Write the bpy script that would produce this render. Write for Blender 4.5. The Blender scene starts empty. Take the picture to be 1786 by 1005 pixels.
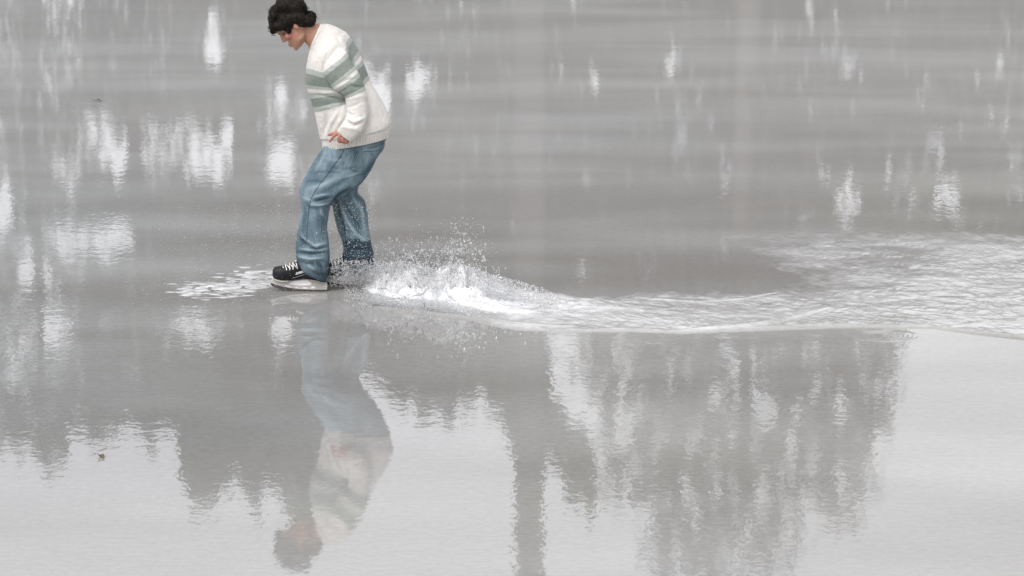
import bpy, bmesh, math, random
import numpy as np
from mathutils import Vector, Matrix
from mathutils.bvhtree import BVHTree

R = math.radians
random.seed(7)
rng = np.random.default_rng(7)
scene = bpy.context.scene
COL = scene.collection

# ------------------------------------------------------------------ camera
L = 22.0                       # metres from the lens to the skater
E = R(10.3)                    # looking down by this much
S = 0.0032                     # metres per photo pixel at the skater
CAM = np.array([0.0, -L * math.cos(E), L * math.sin(E)])
FW = np.array([0.0, math.cos(E), -math.sin(E)])
UP = np.array([0.0, math.sin(E), math.cos(E)])
RT = np.array([1.0, 0.0, 0.0])
cd = bpy.data.cameras.new('camera')
cam = bpy.data.objects.new('camera', cd)
COL.objects.link(cam)
cam.location = CAM
cam.rotation_euler = (math.pi / 2 - E, 0, 0)
cd.sensor_width = 36.0
cd.lens = 36.0 * L / (1786 * S)
cd.clip_start = 0.5
cd.clip_end = 3000
cd.dof.use_dof = True
cd.dof.focus_distance = L
cd.dof.aperture_fstop = 10
scene.camera = cam

# ------------------------------------------------------------------ sky and sun
SUN_EL, SUN_ROT = R(48), R(205)
world = bpy.data.worlds.new('World')
scene.world = world
world.use_nodes = True
wn, wl = world.node_tree.nodes, world.node_tree.links
wn.clear()
sky = wn.new('ShaderNodeTexSky')
sky.sky_type = 'NISHITA'
sky.sun_disc = False
sky.sun_elevation = SUN_EL
sky.sun_rotation = SUN_ROT
sky.air_density = 1.0
sky.dust_density = 3.0
sky.ozone_density = 1.0
hs = wn.new('ShaderNodeHueSaturation')
hs.inputs['Saturation'].default_value = 0.10
bg = wn.new('ShaderNodeBackground')
bg.inputs['Strength'].default_value = 0.15
wo = wn.new('ShaderNodeOutputWorld')
wl.new(sky.outputs[0], hs.inputs['Color'])
cloud = wn.new('ShaderNodeMix'); cloud.data_type = 'RGBA'; cloud.blend_type = 'MULTIPLY'
cloud.inputs[0].default_value = 1.0
cloud.inputs[7].default_value = (1.0, 0.982, 1.0, 1)
wl.new(hs.outputs[0], cloud.inputs[6])
wl.new(cloud.outputs[2], bg.inputs['Color'])
wl.new(bg.outputs[0], wo.inputs['Surface'])

sd = bpy.data.lights.new('sun', 'SUN')
sd.energy = 0.5
sd.angle = R(16)
sd.color = (1.0, 0.97, 0.93)
sun = bpy.data.objects.new('sun', sd)
COL.objects.link(sun)
# direction towards the sun: camera side, a little to the left, high
sdir = Vector((-0.32, -0.60, 0.95)).normalized()
sun.rotation_euler = sdir.to_track_quat('Z', 'Y').to_euler()
sun.location = (-10, -20, 30)
sky.sun_elevation = math.asin(sdir.z)
sky.sun_rotation = math.atan2(sdir.x, sdir.y)

scene.view_settings.view_transform = 'Standard'
scene.view_settings.look = 'None'
scene.view_settings.exposure = 0.90
scene.view_settings.gamma = 1.0
scene.view_settings.use_curve_mapping = False
scene.cycles.max_bounces = 12
scene.cycles.diffuse_bounces = 9
scene.cycles.transmission_bounces = 8
scene.cycles.transparent_max_bounces = 16
scene.cycles.caustics_reflective = False
scene.cycles.caustics_refractive = False
scene.cycles.use_denoising = True


# ------------------------------------------------------------------ helpers
def ray(px, py):
    px = np.asarray(px, float); py = np.asarray(py, float)
    k = S / L
    return (FW + (px[..., None] - 893) * k * RT - (py[..., None] - 502.5) * k * UP)


def P(px, py, Y):
    """the place at depth Y that the photograph shows at (px, py)"""
    d = ray(px, py)
    t = (np.asarray(Y, float) - CAM[1]) / d[..., 1]
    return CAM + d * t[..., None]


def G(px, py):
    """the place on the ice that the photograph shows at (px, py)"""
    d = ray(px, py)
    t = -CAM[2] / d[..., 2]
    return CAM + d * t[..., None]


def REF(px, py, Y):
    """the place at depth Y whose mirror image in the ice shows at (px, py)"""
    p = P(px, py, Y)
    p[..., 2] *= -1
    return p


def PROJ(p):
    p = np.asarray(p, float) - CAM
    z = p @ FW
    return 893 + (p @ RT) / z * L / S, 502.5 - (p @ UP) / z * L / S


def hash3(i, j, k):
    n = (i * 374761393 + j * 668265263 + k * 2147483647 + 1013904223) & 0xffffffff
    n = ((n ^ (n >> 13)) * 1274126177) & 0xffffffff
    return ((n ^ (n >> 16)) & 0xffff) / 65535.0


def noise3(x, y, z=0.0):
    x, y, z = np.broadcast_arrays(np.asarray(x, float), np.asarray(y, float), np.asarray(z, float))
    xi, yi, zi = np.floor(x).astype(np.int64), np.floor(y).astype(np.int64), np.floor(z).astype(np.int64)
    fx, fy, fz = x - xi, y - yi, z - zi
    fx = fx * fx * (3 - 2 * fx); fy = fy * fy * (3 - 2 * fy); fz = fz * fz * (3 - 2 * fz)
    out = 0
    for a in (0, 1):
        for b in (0, 1):
            for c in (0, 1):
                w = (fx if a else 1 - fx) * (fy if b else 1 - fy) * (fz if c else 1 - fz)
                out = out + w * hash3(xi + a, yi + b, zi + c)
    return out * 2 - 1


def fbm(x, y, z=0.0, o=3):
    s, a = 0, 1.0
    for i in range(o):
        s = s + a * noise3(x * 2 ** i + 17.3 * i, y * 2 ** i + 5.1 * i, np.asarray(z) * 2 ** i)
        a *= 0.5
    return s


def smooth(a, b, x):
    t = np.clip((x - a) / (b - a), 0, 1)
    return t * t * (3 - 2 * t)


def mesh_np(name, V, F, mat=None, parent=None, shade=True, attrs=None, link=True):
    V = np.asarray(V, np.float32); F = np.asarray(F, np.int32)
    me = bpy.data.meshes.new(name)
    n, k = F.shape
    me.vertices.add(len(V)); me.vertices.foreach_set('co', V.ravel())
    me.loops.add(n * k); me.loops.foreach_set('vertex_index', F.ravel())
    me.polygons.add(n)
    me.polygons.foreach_set('loop_start', np.arange(0, n * k, k, dtype=np.int32))
    me.polygons.foreach_set('loop_total', np.full(n, k, np.int32))
    me.update(calc_edges=True)
    me.validate()
    if shade:
        me.polygons.foreach_set('use_smooth', np.ones(len(me.polygons), bool))
    for an, av in (attrs or {}).items():
        at = me.attributes.new(an, 'FLOAT', 'POINT')
        at.data.foreach_set('value', np.asarray(av, np.float32))
    if mat:
        me.materials.append(mat)
    o = bpy.data.objects.new(name, me)
    if link:
        COL.objects.link(o)
    if parent:
        o.parent = parent
    return o


def tag(o, label=None, cat=None, group=None, kind=None):
    if label: o['label'] = label
    if cat: o['category'] = cat
    if group: o['group'] = group
    if kind: o['kind'] = kind
    return o


def empty(name, loc=(0, 0, 0)):
    o = bpy.data.objects.new(name, None)
    o.location = loc
    COL.objects.link(o)
    return o


def catmull(A, n):
    """resample the rows of A to n rows along a Catmull-Rom spline"""
    A = np.asarray(A, float)
    m = len(A)
    t = np.linspace(0, m - 1, n)
    i = np.clip(np.floor(t).astype(int), 0, m - 2)
    f = (t - i)[(...,) + (None,) * (A.ndim - 1)]
    p0 = A[np.clip(i - 1, 0, m - 1)]; p1 = A[i]; p2 = A[i + 1]; p3 = A[np.clip(i + 2, 0, m - 1)]
    return 0.5 * ((2 * p1) + (-p0 + p2) * f + (2 * p0 - 5 * p1 + 4 * p2 - p3) * f ** 2 + (-p0 + 3 * p1 - 3 * p2 + p3) * f ** 3)


def rings(pairs, nr, seg, ex=2.2):
    """pairs: ((Fx,Fy),(Bx,By),Yc,half depth[,v]) -> (nr,seg,3) points, angles, v.
    angle 0 points to F (the skater's front), angle -90 deg to the camera"""
    rows = []
    for p in pairs:
        f = P(p[0][0], p[0][1], p[2]); b = P(p[1][0], p[1][1], p[2])
        v = p[4] if len(p) > 4 else 0.0
        rows.append(np.concatenate([f, b, [p[2], p[3], v]]))
    Q = catmull(rows, nr)
    t = np.linspace(0, 2 * math.pi, seg, endpoint=False)
    c, s = np.cos(t), np.sin(t)
    cx = np.sign(c) * np.abs(c) ** (2 / ex); sx = np.sign(s) * np.abs(s) ** (2 / ex)
    C = (Q[:, 0:3] + Q[:, 3:6]) / 2
    A = (Q[:, 0:3] - Q[:, 3:6]) / 2
    pts = C[:, None, :] + cx[None, :, None] * A[:, None, :]
    pts[:, :, 1] += sx[None, :] * Q[:, 7][:, None]
    vv = np.array([p[4] if len(p) > 4 else 0.0 for p in pairs], float)
    v = np.interp(np.linspace(0, len(pairs) - 1, nr), np.arange(len(pairs)), vv)
    return pts, t, v


def grid_faces(nr, seg, closed=True):
    i = np.arange(nr - 1)[:, None]
    j = np.arange(seg if closed else seg - 1)[None, :]
    j2 = (j + 1) % seg if closed else j + 1
    a = i * seg + j; b = i * seg + j2; c = (i + 1) * seg + j2; d = (i + 1) * seg + j
    return np.stack([a, b, c, d], -1).reshape(-1, 4)


def normals_of(pts):
    """outward normals of a (nr,seg,3) tube"""
    du = np.roll(pts, -1, 1) - np.roll(pts, 1, 1)
    dv = np.gradient(pts, axis=0)
    n = np.cross(du, dv)
    n /= np.linalg.norm(n, axis=-1, keepdims=True) + 1e-9
    c = pts.mean(1, keepdims=True)
    sg = np.sign(((pts - c) * n).sum(-1).mean())
    return n * (sg if sg else 1)


def closed_loft(bm, pairs, nr=24, seg=32, ex=2.2):
    pts, _, _ = rings(pairs, nr, seg, ex)
    tube_into(bm, pts)


def tube_into(bm, pts):
    nr, seg = pts.shape[:2]
    vs = [[bm.verts.new(p) for p in row] for row in pts]
    for i in range(nr - 1):
        for j in range(seg):
            bm.faces.new((vs[i][j], vs[i][(j + 1) % seg], vs[i + 1][(j + 1) % seg], vs[i + 1][j]))
    bm.faces.new(vs[0][::-1]); bm.faces.new(vs[-1])


def chain(bm, pts, rad, seg=12, sub=5):
    """a capsule-like tapered chain through pts"""
    A = np.array([list(p) + [r] for p, r in zip(pts, rad)], float)
    Q = catmull(A, (len(A) - 1) * sub + 1)
    C, r = Q[:, :3], Q[:, 3]
    T = np.gradient(C, axis=0); T /= np.linalg.norm(T, axis=1, keepdims=True)
    # rounded ends
    C2 = [C[0] - T[0] * r[0] * 0.95, C[0] - T[0] * r[0] * 0.6] + list(C) + [C[-1] + T[-1] * r[-1] * 0.6, C[-1] + T[-1] * r[-1] * 0.95]
    r2 = [r[0] * 0.3, r[0] * 0.8] + list(r) + [r[-1] * 0.8, r[-1] * 0.3]
    T2 = [T[0]] * 2 + list(T) + [T[-1]] * 2
    ref = np.array([0.13, 0.9, 0.41])
    out = []
    t = np.linspace(0, 2 * math.pi, seg, endpoint=False)
    for c, rr, tt in zip(C2, r2, T2):
        n = np.cross(tt, ref); n /= np.linalg.norm(n) + 1e-9
        b = np.cross(tt, n)
        out.append(c + rr * (np.cos(t)[:, None] * n + np.sin(t)[:, None] * b))
    tube_into(bm, np.array(out))


def ellipsoid(bm, c, ax, M=None, u=20, v=12):
    mat = Matrix.Diagonal((ax[0], ax[1], ax[2], 1))
    if M is not None:
        mat = M.to_4x4() @ mat
    mat = Matrix.Translation(Vector(c)) @ mat
    bmesh.ops.create_uvsphere(bm, u_segments=u, v_segments=v, radius=1.0, matrix=mat)


def fuse(bm, name, voxel, mat, parent=None, it=4, fac=0.5):
    """one continuous skin over overlapping closed solids"""
    bmesh.ops.recalc_face_normals(bm, faces=bm.faces[:])
    me = bpy.data.meshes.new('tmp'); bm.to_mesh(me); bm.free()
    o = bpy.data.objects.new('tmp', me); COL.objects.link(o)
    m = o.modifiers.new('r', 'REMESH'); m.mode = 'VOXEL'; m.voxel_size = voxel; m.use_smooth_shade = True
    if it:
        s = o.modifiers.new('s', 'SMOOTH'); s.iterations = it; s.factor = fac
    dg = bpy.context.evaluated_depsgraph_get()
    me2 = bpy.data.meshes.new_from_object(o.evaluated_get(dg))
    bpy.data.objects.remove(o); bpy.data.meshes.remove(me)
    me2.name = name
    me2.polygons.foreach_set('use_smooth', np.ones(len(me2.polygons), bool))
    me2.materials.clear(); me2.materials.append(mat)
    r = bpy.data.objects.new(name, me2); COL.objects.link(r)
    if parent: r.parent = parent
    return r


def get_co(o):
    n = len(o.data.vertices)
    a = np.empty(n * 3, np.float32); o.data.vertices.foreach_get('co', a)
    b = np.empty(n * 3, np.float32); o.data.vertices.foreach_get('normal', b)
    return a.reshape(-1, 3).astype(float), b.reshape(-1, 3).astype(float)


def set_co(o, co):
    o.data.vertices.foreach_set('co', co.astype(np.float32).ravel()); o.data.update()


def add_attr(o, name, v):
    at = o.data.attributes.new(name, 'FLOAT', 'POINT')
    at.data.foreach_set('value', np.asarray(v, np.float32))


# ------------------------------------------------------------------ materials
def mat_new(name, rough=0.5, col=(0.5, 0.5, 0.5), ior=1.45, spec=0.5):
    m = bpy.data.materials.new(name); m.use_nodes = True
    nt = m.node_tree
    p = nt.nodes['Principled BSDF']
    p.inputs['Base Color'].default_value = (*col, 1)
    p.inputs['Roughness'].default_value = rough
    p.inputs['IOR'].default_value = ior
    p.inputs['Specular IOR Level'].default_value = spec
    return m, nt, p


class NT:
    def __init__(self, nt): self.nt = nt
    def n(self, t, **kw):
        x = self.nt.nodes.new(t)
        for k, v in kw.items(): setattr(x, k, v)
        return x
    def link(self, a, b): self.nt.links.new(a, b)
    def noise(self, vec, scale, detail=3, rough=0.5, dist=0.0):
        x = self.n('ShaderNodeTexNoise'); x.inputs['Scale'].default_value = scale
        x.inputs['Detail'].default_value = detail; x.inputs['Roughness'].default_value = rough
        x.inputs['Distortion'].default_value = dist
        if vec is not None: self.link(vec, x.inputs['Vector'])
        return x.outputs['Fac']
    def coord(self, scale=(1, 1, 1), rot=(0, 0, 0), kind='Object', loc=(0, 0, 0)):
        if kind == 'World':
            c = self.n('ShaderNodeNewGeometry'); kind = 'Position'
        else:
            c = self.n('ShaderNodeTexCoord')
        mp = self.n('ShaderNodeMapping')
        mp.inputs['Scale'].default_value = scale; mp.inputs['Rotation'].default_value = rot
        mp.inputs['Location'].default_value = loc
        self.link(c.outputs[kind], mp.inputs['Vector'])
        return mp.outputs['Vector']
    def ramp(self, fac, stops, interp='LINEAR'):
        r = self.n('ShaderNodeValToRGB'); cr = r.color_ramp; cr.interpolation = interp
        while len(cr.elements) > 1: cr.elements.remove(cr.elements[-1])
        cr.elements[0].position = stops[0][0]; cr.elements[0].color = (*stops[0][1], 1)
        for p, c in stops[1:]:
            e = cr.elements.new(p); e.color = (*c, 1)
        self.link(fac, r.inputs['Fac'])
        return r.outputs['Color']
    def math(self, op, a, b=0.0, c=0.0, clamp=False):
        x = self.n('ShaderNodeMath', operation=op); x.use_clamp = clamp
        for i, q in enumerate((a, b, c)):
            if isinstance(q, (int, float)): x.inputs[i].default_value = q
            else: self.link(q, x.inputs[i])
        return x.outputs[0]
    def rng(self, v, a, b, c, d):
        x = self.n('ShaderNodeMapRange'); x.clamp = True
        self.link(v, x.inputs[0])
        for i, q in enumerate((a, b, c, d)): x.inputs[i + 1].default_value = q
        return x.outputs[0]
    def mix(self, fac, a, b, blend='MIX'):
        x = self.n('ShaderNodeMix', data_type='RGBA', blend_type=blend)
        for sock, q in ((x.inputs[0], fac), (x.inputs[6], a), (x.inputs[7], b)):
            if isinstance(q, (int, float)): sock.default_value = q
            elif isinstance(q, tuple): sock.default_value = (*q, 1)
            else: self.link(q, sock)
        return x.outputs[2]
    def attr(self, name):
        x = self.n('ShaderNodeAttribute'); x.attribute_name = name
        return x.outputs['Fac']
    def bump(self, h, dist, strength=1.0, prev=None):
        b = self.n('ShaderNodeBump'); b.inputs['Distance'].default_value = dist
        b.inputs['Strength'].default_value = strength
        self.link(h, b.inputs['Height'])
        if prev is not None: self.link(prev, b.inputs['Normal'])
        return b.outputs['Normal']


def make_ice():
    m, nt, p = mat_new('wet_ice', 0.03, (0.5, 0.5, 0.5), ior=1.333)
    T = NT(nt)
    w = T.coord(kind='World')
    ws = T.coord(kind='World', scale=(0.55, 1.0, 1.0))
    big = T.noise(ws, 0.55, 2, 0.5, 0.3)
    med = T.noise(T.coord(kind='World', scale=(0.42, 1.1, 1.0), loc=(3, 1, 0)), 0.85, 1.5, 0.5, 0.3)
    fine = T.noise(w, 26, 5, 0.7)
    scr = T.noise(T.coord(kind='World', scale=(1.0, 9.0, 1.0), rot=(0, 0, R(-17))), 6.0, 5, 0.65)
    c = T.ramp(big, [(0.30, (0.224, 0.222, 0.216)), (0.5, (0.278, 0.280, 0.272)), (0.70, (0.328, 0.332, 0.324))])
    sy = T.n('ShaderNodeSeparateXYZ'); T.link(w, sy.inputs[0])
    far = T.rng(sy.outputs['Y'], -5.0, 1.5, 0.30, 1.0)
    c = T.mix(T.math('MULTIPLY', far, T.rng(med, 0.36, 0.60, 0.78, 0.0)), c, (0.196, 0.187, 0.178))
    # ice colour drifts greener to the right and bluer to the left
    tone = T.noise(T.coord(kind='World', scale=(0.5, 0.5, 1.0), loc=(7, 2, 0)), 0.5, 2, 0.5)
    tx = T.math('ADD', tone, T.math('MULTIPLY', sy.outputs['X'], 0.07))
    c = T.mix(0.9, c, T.ramp(tx, [(0.22, (0.488, 0.505, 0.512)), (0.5, (0.502, 0.502, 0.498)), (0.74, (0.510, 0.508, 0.485))]), 'OVERLAY')
    c = T.mix(0.5, c, T.ramp(fine, [(0.25, (0.38, 0.38, 0.38)), (0.75, (0.62, 0.62, 0.62))]), 'OVERLAY')
    c = T.mix(0.28, c, T.ramp(scr, [(0.3, (0.38, 0.38, 0.38)), (0.7, (0.62, 0.62, 0.62))]), 'OVERLAY')
    fo = T.attr('foam')  # whitens real foam, and stands in for sky reflected by the wake
    c = T.mix(fo, c, (0.78, 0.79, 0.80))
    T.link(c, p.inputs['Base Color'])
    rr = T.rng(big, 0.35, 0.7, 0.014, 0.035)
    T.link(T.math('ADD', rr, T.math('MULTIPLY', fo, 0.22)), p.inputs['Roughness'])
    # gentle capillary ripples of the melt water film
    r1 = T.noise(T.coord(kind='World', scale=(1.3, 0.85, 1.0), rot=(0, 0, R(8))), 9, 2, 0.5)
    r2 = T.noise(T.coord(kind='World', scale=(1.4, 0.9, 1.0), rot=(0, 0, R(-10))), 21, 2, 0.5)
    r3 = T.noise(w, 2.2, 2, 0.5)
    h = T.math('ADD', T.math('ADD', T.math('MULTIPLY', r1, 1.0), T.math('MULTIPLY', r2, 0.62)), T.math('MULTIPLY', r3, 1.6))
    b0 = T.bump(h, 0.00026)
    hc = T.math('MULTIPLY', T.noise(T.coord(kind='World', scale=(1.5, 0.55, 1.0)), 38, 3, 0.6), T.attr('chop'))
    T.link(T.bump(hc, 0.0045, 1.0, b0), p.inputs['Normal'])
    # the melt water thins out towards the far end of the rink, with the ice colour paled there to lift its brightness
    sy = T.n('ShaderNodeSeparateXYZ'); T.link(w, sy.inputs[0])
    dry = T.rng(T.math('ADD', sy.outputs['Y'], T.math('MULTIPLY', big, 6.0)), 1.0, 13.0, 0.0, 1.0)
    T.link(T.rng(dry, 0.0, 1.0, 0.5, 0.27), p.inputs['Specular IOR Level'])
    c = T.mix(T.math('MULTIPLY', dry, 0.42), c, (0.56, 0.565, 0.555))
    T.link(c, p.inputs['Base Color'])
    return m


ICE = make_ice()


def simple(name, col, rough=0.6, nscale=40, amp=0.25, bump=0.0, spec=0.5, metal=0.0):
    m, nt, p = mat_new(name, rough, col, spec=spec)
    T = NT(nt)
    n = T.noise(T.coord(), nscale, 4, 0.6)
    lo = tuple(max(0, c * (1 - amp)) for c in col); hi = tuple(min(1, c * (1 + amp)) for c in col)
    T.link(T.ramp(n, [(0.3, lo), (0.7, hi)]), p.inputs['Base Color'])
    if bump: T.link(T.bump(n, bump), p.inputs['Normal'])
    p.inputs['Metallic'].default_value = metal
    return m


def make_knit():
    m, nt, p = mat_new('cream_knit', 0.9, spec=0.15)
    T = NT(nt)
    v = T.math('DIVIDE', T.math('SUBTRACT', T.attr('v'), 100), 100)
    white = (0.615, 0.594, 0.557); lt = (0.345, 0.370, 0.342); dk = (0.180, 0.208, 0.184)
    st = [(0.0, white), (0.19, lt), (0.28, dk), (0.48, lt), (0.54, white), (0.60, lt), (0.67, dk), (0.86, lt), (0.94, white)]
    wob = T.noise(T.coord(), 60, 2, 0.5)
    v2 = T.math('ADD', v, T.math('MULTIPLY', T.math('SUBTRACT', wob, 0.5), 0.012))
    c = T.ramp(v2, st, 'CONSTANT')
    mott = T.noise(T.coord(), 220, 3, 0.7)
    c = T.mix(0.6, c, T.ramp(T.noise(T.coord(), 45, 4, 0.75), [(0.3, (0.42, 0.42, 0.42)), (0.7, (0.58, 0.58, 0.58))]), 'OVERLAY')
    c = T.mix(0.8, c, T.ramp(mott, [(0.3, (0.40, 0.40, 0.40)), (0.7, (0.60, 0.60, 0.60))]), 'OVERLAY')
    T.link(c, p.inputs['Base Color'])
    u = T.attr('u')
    wales = T.math('SINE', T.math('MULTIPLY', u, 1500.0))
    h = T.math('ADD', T.math('MULTIPLY', wales, 0.15), mott)
    T.link(T.bump(T.noise(T.coord(), 40, 3, 0.6), 0.005, 1.0, T.bump(h, 0.0022)), p.inputs['Normal'])
    p.inputs['Sheen Weight'].default_value = 0.15
    return m


def make_denim():
    m, nt, p = mat_new('faded_denim', 0.85, spec=0.2)
    T = NT(nt)
    n = T.noise(T.coord((1, 1, 0.5)), 9, 4, 0.6)
    c = T.ramp(n, [(0.30, (0.048, 0.077, 0.097)), (0.5, (0.094, 0.140, 0.167)), (0.70, (0.172, 0.228, 0.256))])
    tw = T.noise(T.coord((1, 1, 0.25), rot=(0, R(35), 0)), 120, 4, 0.75)
    c = T.mix(0.75, c, T.ramp(tw, [(0.3, (0.34, 0.34, 0.34)), (0.7, (0.66, 0.66, 0.66))]), 'OVERLAY')
    cr = T.attr('crease')       # fold light and shade put into the colour: paler ridges, darker grooves
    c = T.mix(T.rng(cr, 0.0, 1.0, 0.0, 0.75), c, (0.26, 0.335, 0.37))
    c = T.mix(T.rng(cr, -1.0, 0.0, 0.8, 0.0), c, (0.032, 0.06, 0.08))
    wet = T.attr('wet')
    c = T.mix(T.math('MULTIPLY', wet, 0.92), c, (0.010, 0.026, 0.040))
    T.link(c, p.inputs['Base Color'])
    T.link(T.rng(wet, 0, 1, 0.85, 0.42), p.inputs['Roughness'])
    b = T.bump(tw, 0.0008)
    T.link(T.bump(T.noise(T.coord(), 38, 3, 0.6), 0.004, 1.0, b), p.inputs['Normal'])
    return m


def make_skin():
    m, nt, p = mat_new('skin', 0.5, spec=0.35)
    T = NT(nt)
    n = T.noise(T.coord(), 24, 3, 0.6)
    c = T.ramp(n, [(0.3, (0.300, 0.158, 0.105)), (0.7, (0.385, 0.215, 0.148))])
    c = T.mix(T.math('MULTIPLY', T.attr('flush'), 0.6), c, (0.38, 0.135, 0.110))
    T.link(c, p.inputs['Base Color'])
    p.inputs['Subsurface Weight'].default_value = 0.12
    p.inputs['Subsurface Radius'].default_value = (0.012, 0.004, 0.002)
    p.inputs['Subsurface Scale'].default_value = 0.5
    T.link(T.bump(T.noise(T.coord(), 300, 2), 0.0006), p.inputs['Normal'])
    return m


def make_hair():
    m, nt, p = mat_new('dark_hair', 0.62, spec=0.22)
    T = NT(nt)
    n = T.noise(T.coord(), 60, 3, 0.6)
    T.link(T.ramp(n, [(0.35, (0.004, 0.0033, 0.003)), (0.75, (0.019, 0.013, 0.009))]), p.inputs['Base Color'])
    return m


def make_water(name, white=0.3, rough=0.02, trans=0.6):
    m, nt, p = mat_new(name, rough, (0.9, 0.91, 0.92), ior=1.333)
    nt.nodes.remove(p)
    T = NT(nt)
    out = nt.nodes['Material Output']
    gl = T.n('ShaderNodeBsdfGlossy'); gl.inputs['Roughness'].default_value = rough
    tr = T.n('ShaderNodeBsdfTransparent'); tr.inputs['Color'].default_value = (0.93, 0.95, 0.96, 1)
    df = T.n('ShaderNodeBsdfDiffuse'); df.inputs['Color'].default_value = (0.88, 0.89, 0.90, 1)
    tl = T.n('ShaderNodeBsdfTranslucent'); tl.inputs['Color'].default_value = (0.88, 0.89, 0.90, 1)
    fr = T.n('ShaderNodeFresnel'); fr.inputs['IOR'].default_value = 1.333
    m1 = T.n('ShaderNodeMixShader'); m1.inputs[0].default_value = 0.5
    T.link(df.outputs[0], m1.inputs[1]); T.link(tl.outputs[0], m1.inputs[2])
    m2 = T.n('ShaderNodeMixShader'); m2.inputs[0].default_value = trans
    T.link(m1.outputs[0], m2.inputs[1]); T.link(tr.outputs[0], m2.inputs[2])
    m3 = T.n('ShaderNodeMixShader'); T.link(fr.outputs[0], m3.inputs[0])
    T.link(m2.outputs[0], m3.inputs[1]); T.link(gl.outputs[0], m3.inputs[2])
    T.link(m3.outputs[0], out.inputs['Surface'])
    return m


KNIT, DENIM, SKIN, HAIR = make_knit(), make_denim(), make_skin(), make_hair()
DROP = make_water('water_drops', trans=0.10, rough=0.02)
def make_clear():
    m, nt, p = mat_new('clear_water', 0.0, (1, 1, 1), ior=1.333)
    p.inputs['Transmission Weight'].default_value = 1.0
    return m


CLEAR = make_clear()
SHEET = make_water('water_sheet', trans=0.86, rough=0.05)
BOOT = simple('boot_leather', (0.008, 0.0085, 0.010), 0.5, 120, 0.4, 0.0006, spec=0.25)
TOE = simple('toe_cap_plastic', (0.012, 0.013, 0.015), 0.5, 60, 0.3, spec=0.3)
HOLD = simple('holder_plastic', (0.43, 0.415, 0.385), 0.35, 30, 0.06)
INSERT = simple('holder_insert', (0.82, 0.815, 0.82), 0.3, 30, 0.04)
STEEL = simple('runner_steel', (0.07, 0.065, 0.06), 0.45, 80, 0.2, metal=0.2)
LACE = simple('white_lace', (0.80, 0.79, 0.76), 0.8, 300, 0.1)
THREAD = simple('dark_thread', (0.02, 0.04, 0.06), 0.8, 300, 0.3)
SEAMW = simple('knit_seam', (0.50, 0.48, 0.44), 0.9, 300, 0.2)
BLACK = simple('black_print', (0.01, 0.01, 0.01), 0.5)
WHITE = simple('white_patch', (0.80, 0.80, 0.78), 0.5, 50, 0.03)
LASH = simple('lash_brow', (0.012, 0.008, 0.006), 0.7)
EYEW = simple('eyelid_skin', (0.25, 0.125, 0.085), 0.5)
LIP = simple('lips', (0.30, 0.10, 0.085), 0.45, 90, 0.15)
LEAF_A = simple('dark_green_leaves', (0.046, 0.058, 0.036), 0.6, 1.5, 0.4)
LEAF_B = simple('grey_green_leaves', (0.070, 0.078, 0.058), 0.6, 1.5, 0.4)
LEAF_C = simple('brown_twigs', (0.092, 0.076, 0.062), 0.7, 1.5, 0.3)
BARK = simple('bark', (0.085, 0.074, 0.064), 0.85, 12, 0.4, 0.01)
CONC = simple('pillar_concrete', (0.050, 0.044, 0.041), 0.8, 3, 0.15, 0.002)
GRASS = simple('winter_grass', (0.10, 0.105, 0.07), 0.9, 3, 0.4)
DRYLEAF = simple('dry_leaf', (0.10, 0.075, 0.04), 0.6, 80, 0.4)

# ------------------------------------------------------------------ ground and ice
def plane(name, x0, x1, y0, y1, z, mat, nx=1, ny=1):
    xs = np.linspace(x0, x1, nx + 1); ys = np.linspace(y0, y1, ny + 1)
    X, Y = np.meshgrid(xs, ys)
    V = np.stack([X, Y, np.full_like(X, z)], -1).reshape(-1, 3)
    return mesh_np(name, V, grid_faces(ny + 1, nx + 1, False), mat)


g = plane('ground', -900, 900, -500, 1500, -0.06, GRASS, 8, 8); tag(g, kind='structure')
ice = plane('ice_rink', -28, 28, -26, 30, 0.0, ICE, 4, 4); tag(ice, kind='structure')


# ------------------------------------------------------------------ wake and ripples (real relief on the melt water)
def curve(pts):
    a = np.array(pts, float)
    return lambda x: np.interp(x, a[:, 0], a[:, 1])


front = curve([(560, 520), (600, 527), (650, 534), (700, 541), (760, 550), (823, 560), (870, 570), (900, 576), (1000, 578.5), (1100, 577), (1190, 581),
               (1240, 579), (1330, 574.5), (1450, 570), (1550, 571), (1630, 572), (1680, 579), (1786, 591), (2000, 606)])
back = curve([(560, 500), (650, 484), (750, 480), (850, 482), (940, 505), (1000, 514), (1100, 512), (1200, 507), (1260, 502), (1330, 494),
              (1400, 484), (1500, 470), (1700, 440), (2000, 420)])


def seg_dist(X, Y, poly):
    """distance to a polyline and signed side"""
    best = np.full(X.shape, 1e9); side = np.zeros(X.shape); tt = np.zeros(X.shape)
    n = len(poly) - 1
    for i in range(n):
        a, b = poly[i][:2], poly[i + 1][:2]
        d = b - a; l2 = d @ d
        t = np.clip(((X - a[0]) * d[0] + (Y - a[1]) * d[1]) / l2, 0, 1)
        ex, ey = X - a[0] - t * d[0], Y - a[1] - t * d[1]
        r = np.hypot(ex, ey)
        sg = np.sign(d[0] * ey - d[1] * ex)
        m = r < best
        best = np.where(m, r, best); side = np.where(m, sg, side); tt = np.where(m, (i + t) / n, tt)
    return best, side, tt


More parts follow.
